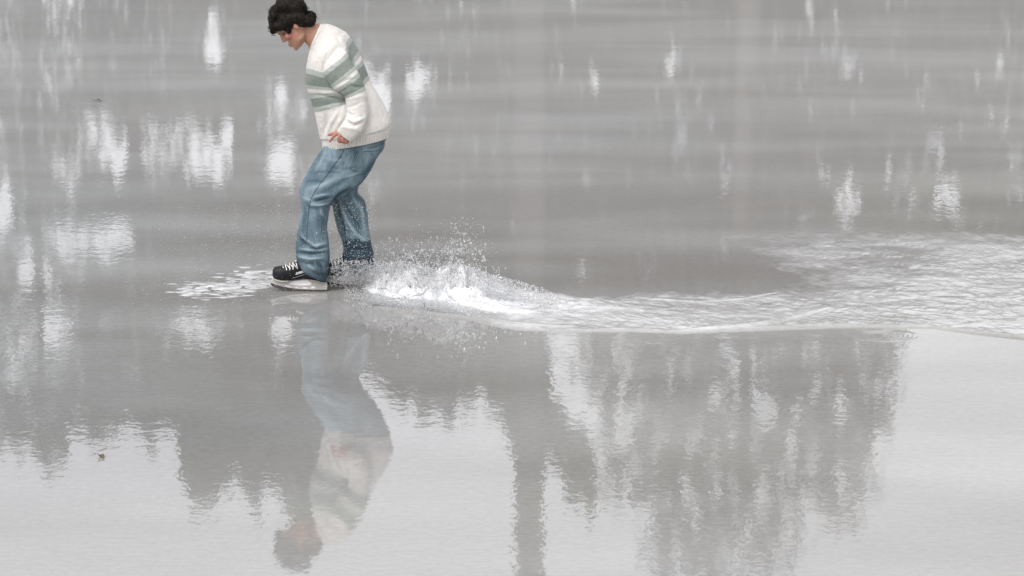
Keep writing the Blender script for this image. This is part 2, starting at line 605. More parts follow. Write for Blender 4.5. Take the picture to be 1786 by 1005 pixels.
def patch(name, x0, x1, y0, y1, dx, dy, func, mat=ICE, parent=None):
    xs = np.arange(x0, x1, dx); ys = np.arange(y0, y1, dy)
    X, Y = np.meshgrid(xs, ys)
    Z, foam, keep, *rest = func(X, Y)
    chop_a = rest[0] if rest else np.zeros_like(foam)
    V = np.stack([X, Y, Z], -1).reshape(-1, 3)
    F = grid_faces(len(ys), len(xs), False)
    kf = keep.ravel()[F].any(1)
    F = F[kf]
    used = np.zeros(len(V), bool); used[F.ravel()] = True
    idx = np.cumsum(used) - 1
    return mesh_np(name, V[used], idx[F], mat, parent, attrs={'foam': foam.ravel()[used], 'chop': chop_a.ravel()[used]})


def line_px(pts):
    a = np.array(pts, float)
    return G(a[:, 0], a[:, 1])


CREST = [
    (line_px(catmull(np.array([(x, float(front(x)) - 1.0) for x in list(range(860, 2000, 45))]), 60)), 0.0085, 0.016, 1),
    (line_px([(995, 537), (1040, 538), (1105, 541), (1125, 545)]), 0.006, 0.013, 1),
    (line_px([(1180, 579), (1240, 575), (1300, 570), (1350, 563), (1400, 552), (1455, 535)]), 0.0075, 0.015, 1),
    (line_px([(1170, 571), (1230, 577), (1300, 574)]), 0.004, 0.012, 1),
    (line_px([(1640, 574), (1700, 567), (1790, 562), (1900, 560)]), 0.005, 0.014, 1),
    (line_px([(1560, 540), (1610, 548), (1680, 553), (1800, 556)]), 0.003, 0.013, 1),
    (line_px([(1130, 523), (1220, 529), (1290, 524), (1370, 508)]), 0.004, 0.018, 1),
    (line_px([(640, 534), (700, 541), (760, 549), (823, 556), (880, 568), (960, 575)]), 0.008, 0.016, 1),
    (line_px([(840, 556), (900, 566), (960, 571), (1010, 572)]), 0.005, 0.012, 1),
    
]


def wake_fn(X, Y):
    q = np.stack([X, Y, np.zeros_like(X)], -1)
    px, py = PROJ(q)
    wob = 3.0 * fbm(X * 7, Y * 4, 1.7, 2)
    mf = smooth(0, 3.0, front(px) - py)
    mb = smooth(0, 14 + 34 * smooth(1200, 1420, px), py - back(px) + wob * 2.2)
    left = smooth(600, 660, px)
    m1 = mf * mb * left
    # second, softer lobe of ripples behind
    lob = smooth(1235, 1400, px - 1.2 * np.abs(py - 415) + 60 * fbm(X * 2.5, Y * 2.5, 4.4, 2)) * smooth(390, 446, py + wob * 2.5)
    lob = np.clip(lob * (0.72 + 0.55 * fbm(X * 2.2, Y * 1.6, 4.0, 3)), 0, 1)
    lob *= 1 - 0.55 * np.exp(-(((px - 1330) / 90) ** 2 + ((py - 478) / 16) ** 2))
    m2 = lob * (1 - m1) * smooth(0, 3.0, front(px) - py)
    body = smooth(0, 0.3, np.maximum(m1, m2))
    chop = fbm(X * 26 + 1.0 * noise3(X * 5, Y * 5, 2), Y * 14 + X * 2, 0.3, 3)
    chop2 = fbm(X * 11 + 0.5 * Y * 9, Y * 11, 8.0, 2)
    patchy = 0.65 + 0.5 * noise3(X * 2.2, Y * 2.6, 6.0)
    amp = (m1 * 0.0030 + m2 * 0.0019) * np.clip(patchy, 0.25, 1.4)
    ex = 1 - smooth(wx1 - .5, wx1 - .05, X); m1 = m1 * ex; m2 = m2 * ex; body = body * ex
    mm = np.maximum(m1, m2)
    h = -0.0008 + 0.0014 * body + 0.0062 * smooth(0.1, 0.95, mm) + amp * chop + (m1 * 0.0013 + m2 * 0.0005) * chop2
    for pl, hh, ww, _ in CREST:
        d, sd_, t = seg_dist(X, Y, pl)
        fade = smooth(0, 0.08, t) * smooth(0, 0.12, 1 - t)
        mod = 0.8 + 0.35 * noise3(X * 3, Y * 3, 12.0)
        h = h + ex * 1.4 * hh * fade * mod * np.exp(-(d / ww) ** 2) * np.where(sd_ > 0, 1, np.exp(-(d / (ww * 1.6)))) 
    foam = m1 * (0.25 + 0.17 * fbm(X * 2.5, Y * 8, 3.3, 3)) + m2 * (0.20 + 0.12 * fbm(X * 4, Y * 8, 2.3, 3))  # pale colour here stands in for bright sky reflected by the ripples
    # dense aerated water close behind the skates
    near = smooth(640, 700, px) * (1 - smooth(920, 1090, px + 1.0 * (py - 530) + 40 * fbm(X * 6, Y * 5, 7.7, 2))) * m1
    foam = foam + near * (0.52 + 0.34 * fbm(X * 12, Y * 12, 5.0, 3)) * smooth(0, 26, front(px) - 8 - py)
    foam = foam + 0.12 * np.clip(chop, -1, 1) * body  # ripple highlights put into the colour: crests paler, troughs darker
    foam = foam * (1 - (1 - smooth(14, 34, front(px) - py)) * (1 - smooth(830, 900, px)) * .85)
    foam = np.clip(foam, 0, 1)
    keep = (h > -0.0007) | (body > 0.02)
    return h, foam, keep, np.clip(m1 * patchy + 0.7 * m2, 0, 1)


wx0, wx1 = float(G(600, 540)[0]), float(G(1960, 480)[0])
wy0, wy1 = float(G(900, 612)[1]), float(G(900, 392)[1])
wake = patch('wake_ripples', wx0, wx1, wy0, wy1, 0.0050, 0.0075, wake_fn)
tag(wake, 'long band of churned white rippling meltwater trailing right behind the skates', 'wake', kind='stuff')


def marks_fn(X, Y):
    q = np.stack([X, Y, np.zeros_like(X)], -1)
    px, py = PROJ(q)
    cy = 500 - (px - 390) * 0.12
    env = np.exp(-(((px - 425) / 78) ** 2)) * np.exp(-(((py - cy) / 22) ** 2))
    env += 0.8 * np.exp(-(((px - 350) / 70) ** 2)) * np.exp(-(((py - 505) / 12) ** 2))
    env += 0.9 * np.exp(-(((px - 445) / 40) ** 2)) * np.exp(-(((py - 482) / 14) ** 2))
    n = fbm(X * 9, Y * 17, 2.0, 3)
    n2 = fbm(X * 20, Y * 30, 3.0, 2)
    m = smooth(0.45, 1.05, env * .95 + 0.55 * n + 0.22 * n2) * smooth(0.10, 0.35, env)
    h = -0.0004 + m * 0.0022 + m * 0.0028 * fbm(X * 22, Y * 14, 5, 2)
    return h, np.clip(m * (0.46 + 0.22 * n2), 0, 1), m > 0.01  # whiteness also stands in for sky caught by the disturbed water


a, b = G(230, 545), G(560, 455)
mk = patch('splash_marks', float(a[0]), float(G(560, 500)[0]), float(a[1]), float(b[1]), 0.006, 0.010, marks_fn)
tag(mk, 'scattered white flecks of slush and water flung ahead of the front skate', 'splash marks', kind='stuff')


def ripple(px, py, rpx, wl, amp, r_in, label):
    c = G(px, py)
    Rr = rpx * S
    nr, seg = int(Rr / wl * 9) + 6, 120
    rr = np.linspace(0.001, Rr, nr)[:, None]; th = np.linspace(0, 2 * math.pi, seg, endpoint=False)[None, :]
    rd = rr * (1 + 0.03 * np.sin(2 * th + 1) + 0.02 * np.sin(3 * th))
    X = c[0] + rd * np.cos(th); Y = c[1] + rd * np.sin(th)
    env = smooth(0, 0.25 * Rr, rr - r_in * Rr + 0.01) * smooth(0, 0.22 * Rr, Rr - rr)
    brk = 0.55 + 0.6 * noise3(np.cos(th) * 1.7 + px, np.sin(th) * 1.7 + py, 0.5)
    Z = -0.0004 + 0.0009 * smooth(0, 0.4 * Rr, Rr - rr) + amp * env * np.clip(2.2 * brk - .9, 0, 1.2) * np.cos(2 * math.pi * rr / wl)
    V = np.stack([X, Y, np.broadcast_to(Z, X.shape)], -1).reshape(-1, 3)
    o = mesh_np('ripple_ring', V - [c[0], c[1], 0], grid_faces(nr, seg), ICE, attrs={'foam': np.zeros(len(V))})
    o.location = (c[0], c[1], 0)
    return tag(o, label, 'ripple', 'ripple rings spreading on the meltwater')


ripple(1545, 586, 66, 0.024, 0.00042, 0.25, 'fine concentric ripple rings just in front of the wake edge, near its bright right end')
ripple(1140, 597, 19, 0.020, 0.0006, 0.45, 'small lone ripple ring on grey ice in front of the wake')
ripple(1262, 586, 20, 0.020, 0.0004, 0.4, 'tiny ripple ring hugging the front edge of the wake')
ripple(1700, 432, 95, 0.036, 0.00045, 0.3, 'wide pale ripple rings behind the wake at its far right end')
ripple(1580, 414, 70, 0.034, 0.0003, 0.3, 'faint ripple rings along the back edge of the wake')

# ------------------------------------------------------------------ trees beyond the rink (the ice mirrors them)
def inpoly(x, y, poly):
    p = np.array(poly, float); n = len(p); r = np.zeros(x.shape, bool)
    j = n - 1
    for i in range(n):
        xi, yi = p[i]; xj, yj = p[j]
        c = ((yi > y) != (yj > y)) & (x < (xj - xi) * (y - yi) / (yj - yi + 1e-9) + xi)
        r ^= c; j = i
    return r


GAPS = [(130, 60, 215, 150, .12), (575, 60, 120, 120, .12), (800, 120, 140, 150, .14), (275, 262, 145, 46, .62), (150, 422, 110, 26, .5), (55, 590, 75, 60, .4), (692, 155, 72, 46, .5), (490, 225, 34, 95, .5), (335, 575, 80, 36, .4), (1205, 200, 60, 130, .22), (1440, 90, 110, 100, .22), (1570, 335, 170, 60, .28),
   # openings between boughs: centre x, y, half width, half height, openness
    (372, 45, 16, 40, .75), (375, 90, 20, 26, .95), (415, 20, 6, 25, .5), (82, 145, 7, 18, .5), (560, 30, 10, 40, .3),
    (170, 235, 22, 40, .8), (200, 275, 32, 36, .9), (240, 235, 16, 34, .8), (265, 262, 16, 24, .5), (320, 225, 18, 30, .7), (350, 268, 60, 38, .95),
    (395, 240, 14, 42, .9), (120, 300, 10, 36, .65), (135, 285, 6, 30, .6), (100, 280, 5, 25, .5), (383, 295, 22, 24, .9),
    (490, 165, 22, 28, .85), (520, 190, 18, 24, .7), (492, 285, 30, 34, 1), (485, 235, 15, 18, .5), (530, 300, 24, 20, .6),
    (715, 135, 32, 24, .95), (668, 165, 34, 42, .95), (745, 150, 20, 16, .6), (640, 130, 16, 20, .7), (700, 160, 30, 18, .7), (690, 280, 12, 40, .4), (655, 325, 16, 24, .45),
    (8, 360, 14, 50, .95), (56, 345, 7, 24, .75), (196, 415, 44, 22, .95), (160, 405, 20, 16, .6), (112, 420, 22, 20, .8), (190, 445, 14, 20, .6), (60, 472, 26, 30, .95), (90, 500, 16, 14, .5),
    (88, 575, 26, 28, .98), (40, 598, 16, 26, .8), (22, 640, 18, 30, .6), (335, 575, 44, 26, .9), (300, 590, 24, 16, .6), (370, 600, 24, 14, .5), (498, 572, 22, 34, .95), (190, 556, 22, 16, .5), (485, 640, 12, 50, .4),
    (1038, 135, 11, 26, .75), (1174, 105, 9, 40, .75), (1192, 180, 13, 30, .7), (1183, 242, 11, 26, .7), (1235, 215, 6, 16, .6), (1215, 245, 6, 12, .6), (1333, 170, 6, 26, .5),
    (1140, 300, 6, 24, .35), (1160, 290, 6, 26, .35), (1408, 18, 16, 22, .6), (1426, 8, 12, 14, .5), (1525, 32, 6, 16, .6), (1455, 140, 9, 22, .45), (1400, 140, 14, 26, .3), (1300, 80, 5, 20, .4),
    (1747, 105, 9, 26, .75), (1700, 140, 8, 22, .5), (1640, 265, 12, 36, .65), (1482, 350, 26, 22, .85), (1475, 330, 12, 16, .7), (1446, 312, 10, 18, .5),
    (1652, 342, 20, 24, 1), (1598, 345, 16, 14, .7), (1630, 370, 16, 14, .5), (1430, 290, 6, 30, .45), (1525, 300, 6, 20, .4), (1550, 290, 8, 20, .4), (1782, 270, 8, 24, .5),
    (962, 270, 6, 50, .45), (985, 300, 10, 30, .35), (895, 400, 8, 50, .4), (1010, 465, 12, 20, .4), (1070, 475, 14, 18, .3),
    (1238, 700, 12, 22, .55), (1320, 720, 22, 45, .55), (1292, 690, 10, 40, .45), (1200, 780, 9, 16, .8), (1195, 850, 8, 18, .85), (1250, 850, 12, 24, .7), (1215, 910, 8, 22, .75),
    (1300, 925, 10, 24, .8), (1465, 710, 10, 34, .65), (1150, 750, 10, 30, .5), (1100, 640, 8, 30, .35), (1380, 800, 12, 50, .5), (1420, 780, 9, 40, .5), (1115, 820, 24, 12, .5), (1260, 960, 14, 22, .6), (1330, 870, 12, 30, .6),
    (1085, 600, 8, 30, .3),
]


def openness(px, py):
    o = np.zeros(px.shape)
    n = 0.5 * fbm(px / 9, py / 30, 3.0, 3)
    for (cx, cy, rx, ry, a) in GAPS:
        d = ((px - cx) / rx) ** 2 + ((py - cy) / ry) ** 2
        o = np.maximum(o, a * smooth(1.9, 0.35, d + n * 1.5))
    return o





def leaf_cloud(px, py, Yc, dep, size, rngl):
    n = len(px)
    Y = Yc + rngl.normal(0, dep, n)
    c = REF(px, py, Y)
    a = rngl.normal(size=(n, 3)); a /= np.linalg.norm(a, axis=1, keepdims=True)
    b = np.cross(a, rngl.normal(size=(n, 3))); b /= np.linalg.norm(b, axis=1, keepdims=True)
    s = size * rngl.uniform(0.55, 1.35, (n, 1))
    a *= s; b *= s * 0.62
    V = np.stack([c - a, c + b * 0.9, c + a, c - b], 1).reshape(-1, 3)
    return V, np.arange(4 * n).reshape(-1, 4)


def crown(poly, n, Yc, dep, size, dens=1.0, holes=0.0, gaps=True, seed=0, soft=0.0):
    """sample n leaves inside an outline given in mirror-image pixels"""
    r = np.random.default_rng(seed)
    p = np.array(poly, float)
    x0, y0 = p.min(0); x1, y1 = p.max(0)
    k = 3 * n
    px = r.uniform(x0 - 10, x1 + 10, k); py = r.uniform(y0, y1 + 14, k)
    jx = 9 * fbm(px / 9, py / 14, seed * 1.7, 3); jy = 24 * fbm(px / 7, py / 50, seed * 2.3 + 9, 3) + 10 * r.normal(size=k) * (r.random(k) < .35)
    if soft: jx = jx * 2.2 + soft * r.normal(size=k); jy = jy * 1.6 + soft * 1.3 * r.normal(size=k)
    ok = inpoly(px + jx, py + jy, poly)
    pr = np.full(k, dens)
    pr = pr * smooth(-150, 10, py + 70 * fbm(px / 40, seed, 0, 2))
    if gaps: pr = pr * (1 - openness(px, py)) ** 1.6
    if holes:
        h = fbm(px / 13, py / 38, 21.0 + seed, 4)
        pr = pr * (1 - holes * smooth(0.12, 0.62, h))
    ok &= r.random(k) < pr
    px, py = px[ok][:n], py[ok][:n]
    return leaf_cloud(px, py, Yc, dep, size, r)


def trunk_mesh(pts, rad, mat, parent, name='trunk'):
    bm = bmesh.new(); chain(bm, pts, rad, 10, 3)
    me = bpy.data.meshes.new(name); bm.to_mesh(me); bm.free(); me.materials.append(mat)
    me.polygons.foreach_set('use_smooth', np.ones(len(me.polygons), bool))
    o = bpy.data.objects.new(name, me); COL.objects.link(o); o.parent = parent
    return o


TREES = []


def tree(name, poly, n, Yc, leaf, label, cat='tree', trunk=None, dep=0.7, size=0.085, dens=1.0, holes=0.0, gaps=True, seed=0, limbs=6, tr=0.16, soft=0.0):
    p = np.array(poly, float)
    cx = trunk if trunk is not None else p[:, 0].mean()
    base = REF(cx, 300, Yc); top = REF(cx, float(p[:, 1].max()) - 60, Yc)
    root = empty(name, (float(base[0]), Yc, 0))
    off = np.array([base[0], Yc, 0])
    H = top[2]
    wob = [(0, 0), (0.05, 0.1), (-0.06, -0.1), (0.04, 0.1), (0, 0)]
    pts = [np.array([dx, dy, H * f]) for (dx, dy), f in zip(wob, (0, .25, .5, .75, 1))]
    trunk_mesh(pts, [tr * 1.25, tr, tr * 0.8, tr * 0.5, tr * 0.16], BARK, root)
    r = np.random.default_rng(seed + 50)
    for i in range(limbs):
        z = H * r.uniform(0.3, 0.85); a = r.uniform(0, 6.28); ln = r.uniform(0.6, 1.5)
        q = [np.array([0, 0, z]), np.array([math.cos(a) * ln * .5, math.sin(a) * ln * .5, z + ln * .35]), np.array([math.cos(a) * ln, math.sin(a) * ln, z + ln * .55])]
        trunk_mesh(q, [tr * .35, tr * .22, tr * .08], BARK, root, 'limb')
    V, F = crown(poly, n, Yc, dep, size, dens, holes, gaps, seed, soft)
    mesh_np('crown', V - off, F, leaf, root, shade=False)
    TREES.append(root)
    return tag(root, label, cat)


YT = 45.0

tree('broadleaf_tree', [(-330, -140), (165, -140), (170, 735), (150, 745), (135, 735), (118, 780), (95, 828), (75, 800), (55, 780), (20, 775), (-30, 760), (-100, 790), (-330, 780)],
     26000, YT, LEAF_B, 'dense grey-green tree whose mirrored tip dips lowest at the far left of the ice', trunk=60, seed=1)
tree('broadleaf_tree', [(150, -140), (330, -140), (325, 735), (312, 760), (300, 742), (275, 748), (262, 790), (250, 745), (228, 738), (205, 742), (185, 775), (172, 770), (150, 745)],
     12000, YT + 1, LEAF_B, 'even-topped grey-green tree mirrored between the far left tree and the dark conifers', trunk=240, seed=2)
tree('conifer_tree', [(310, -140), (600, -140), (600, 700), (588, 790), (568, 860), (546, 905), (530, 935), (515, 910), (502, 880), (480, 852), (462, 838), (448, 880), (440, 890), (432, 845), (415, 838), (398, 848),
                      (382, 862), (366, 898), (350, 880), (330, 868), (318, 840), (314, 780)],
     27000, YT - 1.5, LEAF_A, 'dark conifer group mirrored just left of the skater with many drooping tips', trunk=432, tr=0.24, seed=3)
tree('conifer_tree', [(585, -140), (770, -140), (775, 740), (765, 700), (752, 690), (737, 745), (724, 700), (705, 695), (690, 690), (672, 665), (655, 680), (645, 640), (632, 655), (600, 660), (585, 700)],
     16000, YT + 2, LEAF_A, 'low row of pointed conifers mirrored right of the skater', trunk=700, seed=4)
tree('conifer_tree', [(765, -140), (925, -140), (925, 780), (890, 760), (876, 725), (860, 705), (846, 680), (836, 672), (822, 705), (808, 690), (790, 715), (776, 735), (765, 690)],
     14000, YT + 1, LEAF_A, 'pointed conifer mirrored beside the left edge of the pillar', trunk=850, seed=5)
tree('conifer_tree', [(925, 520), (950, 590), (956, 640), (960, 700), (985, 735), (1002, 770), (1012, 800), (1022, 765), (1034, 800), (1040, 850), (1030, 898), (1020, 850), (1006, 868), (992, 850), (978, 798), (958, 800), (945, 830), (925, 830), (905, 800), (905, 520)],
     7000, YT, LEAF_A, 'narrow leaning conifer mirrored against the right edge of the pillar', trunk=930, seed=6, dep=.4)
tree('bare_tree', [(1015, 470), (1570, 470), (1562, 620), (1548, 700), (1530, 690), (1524, 760), (1505, 810), (1496, 860), (1478, 850), (1462, 905), (1440, 868), (1410, 850), (1385, 870), (1372, 930), (1376, 975), (1352, 1012),
                   (1300, 1000), (1262, 1030), (1205, 1020), (1175, 1000), (1142, 965), (1140, 885), (1110, 868), (1075, 860), (1058, 835), (1072, 755), (1048, 715), (1030, 640), (1005, 600)],
     17000, YT - 3, LEAF_C, 'large thin-crowned brown tree mirrored in the right half of the ice', trunk=1300, tr=.2, seed=7, dens=0.7, holes=0.85, limbs=12, size=.07, soft=16)
tree('broadleaf_tree', [(915, -140), (1240, -140), (1240, 560), (1180, 585), (1100, 560), (1040, 575), (1000, 560), (915, 575)],
     22000, YT + 4, LEAF_B, 'tree in the backdrop row mirrored above the wake just right of the pillar', trunk=1080, seed=8, holes=.62, size=.10)
tree('broadleaf_tree', [(1225, -140), (1520, -140), (1540, 540), (1480, 570), (1400, 600), (1300, 570), (1225, 565)],
     20000, YT + 5, LEAF_C, 'brownish backdrop tree mirrored above the wake right of centre', trunk=1380, seed=9, holes=.68, size=.10)
tree('broadleaf_tree', [(1500, -140), (2150, -140), (2150, 470), (2050, 500), (1900, 480), (1780, 500), (1700, 470), (1620, 500), (1560, 520), (1500, 520)],
     34000, YT + 4, LEAF_B, 'broad backdrop tree mirrored in the upper right corner of the ice', trunk=1690, seed=10, holes=.62, size=.10)

# the row goes on past both ends of the picture
bpy.context.view_layer.update()
for src, dx, dy, lb in ((0, -5.2, 1.0, 'grey-green tree standing left of the picture, past the far left tree'), (2, -9.5, 2.5, 'dark conifer group standing well left of the picture'),
                        (0, -14.0, 1.5, 'outermost grey-green tree left of the picture'), (9, 6.2, 1.0, 'broad tree standing right of the picture, past the corner tree'),
                        (6, 9.5, 3.0, 'thin-crowned brown tree standing right of the picture'), (9, 13.5, 2.0, 'outermost broad tree right of the picture')):
    a_ = TREES[src]; b_ = a_.copy(); COL.objects.link(b_); b_.location = a_.location + Vector((dx, dy, 0)); b_['label'] = lb
    for ch in a_.children:
        c_ = ch.copy(); COL.objects.link(c_); c_.parent = b_

# the tall pillar whose mirror image runs down the right of the skater
pil = empty('concrete_pillar', (0, 0, 0))
pc0 = REF(898, 800, 38.0); pc1 = REF(948, 800, 38.0)
pw = float(pc1[0] - pc0[0]); pxc = float(pc0[0] + pw / 2)
pil.location = (pxc, 38, 0)


def box_obj(name, sx, sy, z0, z1, mat, parent, bev=0.02, loc=(0, 0)):
    bm = bmesh.new()
    bmesh.ops.create_cube(bm, size=1, matrix=Matrix.Translation((loc[0], loc[1], (z0 + z1) / 2)) @ Matrix.Diagonal((sx, sy, z1 - z0, 1)))
    bmesh.ops.bevel(bm, geom=bm.edges[:], offset=bev, segments=2, affect='EDGES')
    me = bpy.data.meshes.new(name); bm.to_mesh(me); bm.free(); me.materials.append(mat)
    o = bpy.data.objects.new(name, me); COL.objects.link(o); o.parent = parent
    return o


box_obj('shaft', pw, pw, 0.3, 19.0, CONC, pil, 0.03)
box_obj('footing', pw * 1.9, pw * 1.9, -0.05, 0.3, CONC, pil, 0.03)
box_obj('cap_plate', pw * 1.3, pw * 1.3, 19.0, 19.15, CONC, pil, 0.02)
tag(pil, 'tall square grey-brown concrete pillar mirrored as a vertical stripe in the ice', 'pillar')

# two stray dry leaves frozen on the ice
def dry_leaf(px, py, ln, ang, label):
    c = G(px, py)
    bm = bmesh.new()
    n = 9; rows = []
    for i in range(n):
        t = i / (n - 1); w = ln * 0.28 * math.sin(math.pi * t) ** 0.8 * (1 + 0.15 * (i % 2))
        rows.append([bm.verts.new((ln * (t - .5), s * w, 0.006 + 0.35 * abs(s) * w + 0.006 * math.sin(5 * t))) for s in (-1, -.5, 0, .5, 1)])
    for i in range(n - 1):
        for j in range(4):
            bm.faces.new((rows[i][j], rows[i][j + 1], rows[i + 1][j + 1], rows[i + 1][j]))
    bmesh.ops.remove_doubles(bm, verts=bm.verts[:], dist=1e-5)
    bmesh.ops.solidify(bm, geom=bm.faces[:], thickness=0.0012)
    me = bpy.data.meshes.new('fallen_leaf'); bm.to_mesh(me); bm.free(); me.materials.append(DRYLEAF)
    o = bpy.data.objects.new('fallen_leaf', me); COL.objects.link(o)
    o.location = c; o.rotation_euler = (0, 0, ang)
    tag(o, label, 'leaf')
    st = mesh_np('stalk', [(-ln * .5, -.001, .004), (-ln * .5, .001, .004), (-ln * .95, .001, .012), (-ln * .95, -.001, .012), (-ln * .5, 0, .007), (-ln * .95, 0, .015)],
                 [(0, 1, 2, 3), (1, 4, 5, 2), (4, 0, 3, 5)], DRYLEAF, o)


dry_leaf(177, 799, 0.045, R(-60), 'small curled brown leaf lying on bright ice in the lower left')
dry_leaf(173, 177, 0.05, R(10), 'small pale dry leaf lying on grey ice in the upper left')

# ------------------------------------------------------------------ the skater
NY = -0.10          # depth of the near foot
FY = NY + 0.15      # depth of the far foot
TY = 0.05           # depth of the trunk's middle
person = empty('person', (float(G(560, 505)[0]), 0.0, 0.0))
poff = np.array(person.location)
tag(person, 'young person with bowed head, green-striped cream sweater and blue jeans, gliding on hockey skates', 'person')


def under(o, parent=None):
    """hang a part built in world coordinates under the skater"""
    o.parent = parent or person
    if parent is None: o.matrix_parent_inverse = Matrix.Translation(-Vector(poff))
    return o


def from_bm(name, bm, mat, parent=None, smooth_=True):
    bmesh.ops.recalc_face_normals(bm, faces=bm.faces[:])
    me = bpy.data.meshes.new(name); bm.to_mesh(me); bm.free(); me.materials.append(mat)
    me.polygons.foreach_set('use_smooth', np.full(len(me.polygons), smooth_))
    o = bpy.data.objects.new(name, me); COL.objects.link(o)
    return under(o, parent)


# head frame: f forward (down-left in the photo), s towards the crown
HO = P(512, 38, TY)
HF = RT * -0.65 - UP * 0.76
HS = RT * -0.76 + UP * 0.65
HL = np.cross(HS, HF)      # sideways
if HL[1] > 0: HL = -HL     # points to the camera


def HP(f, s, w=0.0):
    return HO + HF * f + HS * s + HL * w


HM = Matrix((HF, HL, HS)).transposed()

bm = bmesh.new()
# skull and face as slices from the chin to the crown: s, front, back, half width, squareness
SL = [(-.119, .092, .060, .012), (-.114, .106, .035, .026), (-.102, .110, .012, .041), (-.086, .1085, -.012, .051), (-.068, .1065, -.040, .059),
      (-.048, .1045, -.062, .064), (-.025, .1015, -.078, .068), (-.004, .0965, -.086, .071), (.012, .1045, -.090, .073), (.030, .1085, -.092, .0745), (.055, .102, -.092, .0745),
      (.078, .088, -.084, .070), (.098, .062, -.066, .057), (.110, .034, -.042, .038), (.116, .010, -.018, .014)]
rows = catmull(np.array(SL), 44)
t = np.linspace(0, 2 * math.pi, 44, endpoint=False)
pts = []
for s_, fr, bk, hw in rows:
    c = np.sign(np.cos(t)) * np.abs(np.cos(t)) ** (2 / 2.35); q = np.sign(np.sin(t)) * np.abs(np.sin(t)) ** (2 / 2.35)
    ff = (fr + bk) / 2 + c * (fr - bk) / 2
    taper = np.where(c > 0, 1 - 0.22 * c ** 2, 1)          # the face is narrower than the skull
    ww = q * hw * taper
    pts.append(HO + np.outer(ff, HF) + s_ * HS + np.outer(ww, HL))
tube_into(bm, np.array(pts))


def hell(f, s, w, a, b_, c_, rot=0.0):
    ellipsoid(bm, HP(f, s, w), (a, b_, c_), HM @ Matrix.Rotation(rot, 3, 'Y'))


hell(.101, -.014, 0, .0125, .0085, .022); hell(.103, -.027, 0, .013, .012, .012)
# nose, lips, chin, brow ridge, cheekbones, ears
chain(bm, [HP(.101, .010), HP(.111, -.010), HP(.1180, -.026), HP(.1150, -.033)], [.0055, .0066, .0078, .0066], 12)
hell(.111, -.034, .0085, .008, .0055, .005); hell(.111, -.034, -.0085, .008, .0055, .005)
hell(.106, -.064, 0, .013, .020, .0055); hell(.1045, -.0765, 0, .013, .018, .006)
hell(.101, -.105, 0, .015, .020, .014)
for sg in (-1, 1):
    hell(.092, .019, sg * .028, .014, .026, .006)
    hell(.079, -.032, sg * .040, .020, .022, .020)
    hell(.040, -.085, sg * .036, .038, .018, .022)
    hell(.010, -.026, sg * .0765, .016, .0065, .026, R(-12))
    hell(.013, -.047, sg * .073, .008, .006, .009)
# neck
closed_loft(bm, [((529, 66), (541, 26), TY, .050), ((531, 72), (547, 33), TY, .054), ((536.5, 79), (553, 41), TY, .058), ((542, 88), (561, 45), TY, .066), ((548, 100), (574, 54), TY, .085), ((552, 112), (588, 66), TY, .10)], 22, 28, 2.1)
# trunk, hips (slim, they stay inside the clothes)
closed_loft(bm, [((548, 98), (584, 62), TY, .10), ((545, 118), (604, 76), TY, .165), ((543, 143), (618, 98), TY, .165), ((550, 168), (630, 125), TY, .155),
                 ((560, 194), (642, 160), TY, .15), ((566, 215), (662, 195), TY, .155), ((570, 238), (664, 222), TY, .158), ((568, 268), (652, 250), TY, .158), ((572, 285), (632, 278), TY, .13)], 34, 32, 2.3)
# legs
for (Yh, Yf, dx, dy) in ((NY + .06, NY, 0, 0), (FY + .09, FY, 1, 0)):
    if not dx:
        A = [(612, 268), (580, 312), (553, 348), (549, 380), (547, 420), (546, 460), (546, 470)]
    else:
        A = [(622, 268), (604, 310), (600, 345), (612, 380), (621, 420), (627, 452), (628, 462)]
    rd = [.075, .068, .056, .054, .050, .040, .038]
    Ys = np.linspace(Yh, Yf, len(A))
    chain(bm, [P(a_, b_, y_) for (a_, b_), y_ in zip(A, Ys)], rd, 16)
# arms: near, then far
ARMN = [(P(586, 100, TY - .10)), P(604, 130, TY - .18), P(619, 160, TY - .22), P(620, 190, TY - .225), P(616, 214, TY - .235), P(606, 231, TY - .25), P(600, 236, TY - .255)]
chain(bm, ARMN, [.045, .044, .042, .038, .031, .025, .024], 16)
ARMF = [(P(586, 100, TY + .10)), P(600, 128, TY + .18), P(610, 160, TY + .21), P(604, 190, TY + .21), P(592, 214, TY + .20), P(582, 230, TY + .19)]
chain(bm, ARMF, [.045, .044, .042, .036, .028, .024], 16)
# near hand: palm hidden in the cuff, index finger pointing down, the others curled
hy = TY - .262
bmesh.ops.create_uvsphere(bm, u_segments=18, v_segments=12, radius=1, matrix=Matrix.Translation(Vector(P(599.5, 235.5, hy + .008))) @ Matrix.Rotation(R(-32), 4, 'Y') @ Matrix.Diagonal((.040, .017, .026, 1)))
def finger(pp, rr):
    chain(bm, [P(a_, b_, y_) for a_, b_, y_ in pp], rr, 12, 4)
finger([(594, 232, hy), (587, 233.5, hy - .006), (581.5, 238.5, hy - .008), (577.8, 243, hy - .006), (575.2, 247, hy - .003)], [.0105, .0108, .0092, .0082, .0072])
finger([(597, 233, hy - .003), (592.5, 236.5, hy - .014), (591.2, 243, hy - .016), (593, 247.2, hy - .007), (597, 245.5, hy + .004)], [.0105, .0112, .0105, .0095, .0080])
finger([(601.5, 235.5, hy - .003), (598.6, 239.5, hy - .014), (598, 245, hy - .016), (599.6, 248.3, hy - .008), (602.5, 246.5, hy + .003)], [.0102, .0108, .0102, .0092, .0078])
finger([(606, 239, hy - .002), (604.2, 243, hy - .011), (604, 246.8, hy - .013), (605.4, 248.8, hy - .006), (607, 247.2, hy + .002)], [.0092, .0095, .0090, .0082, .0070])
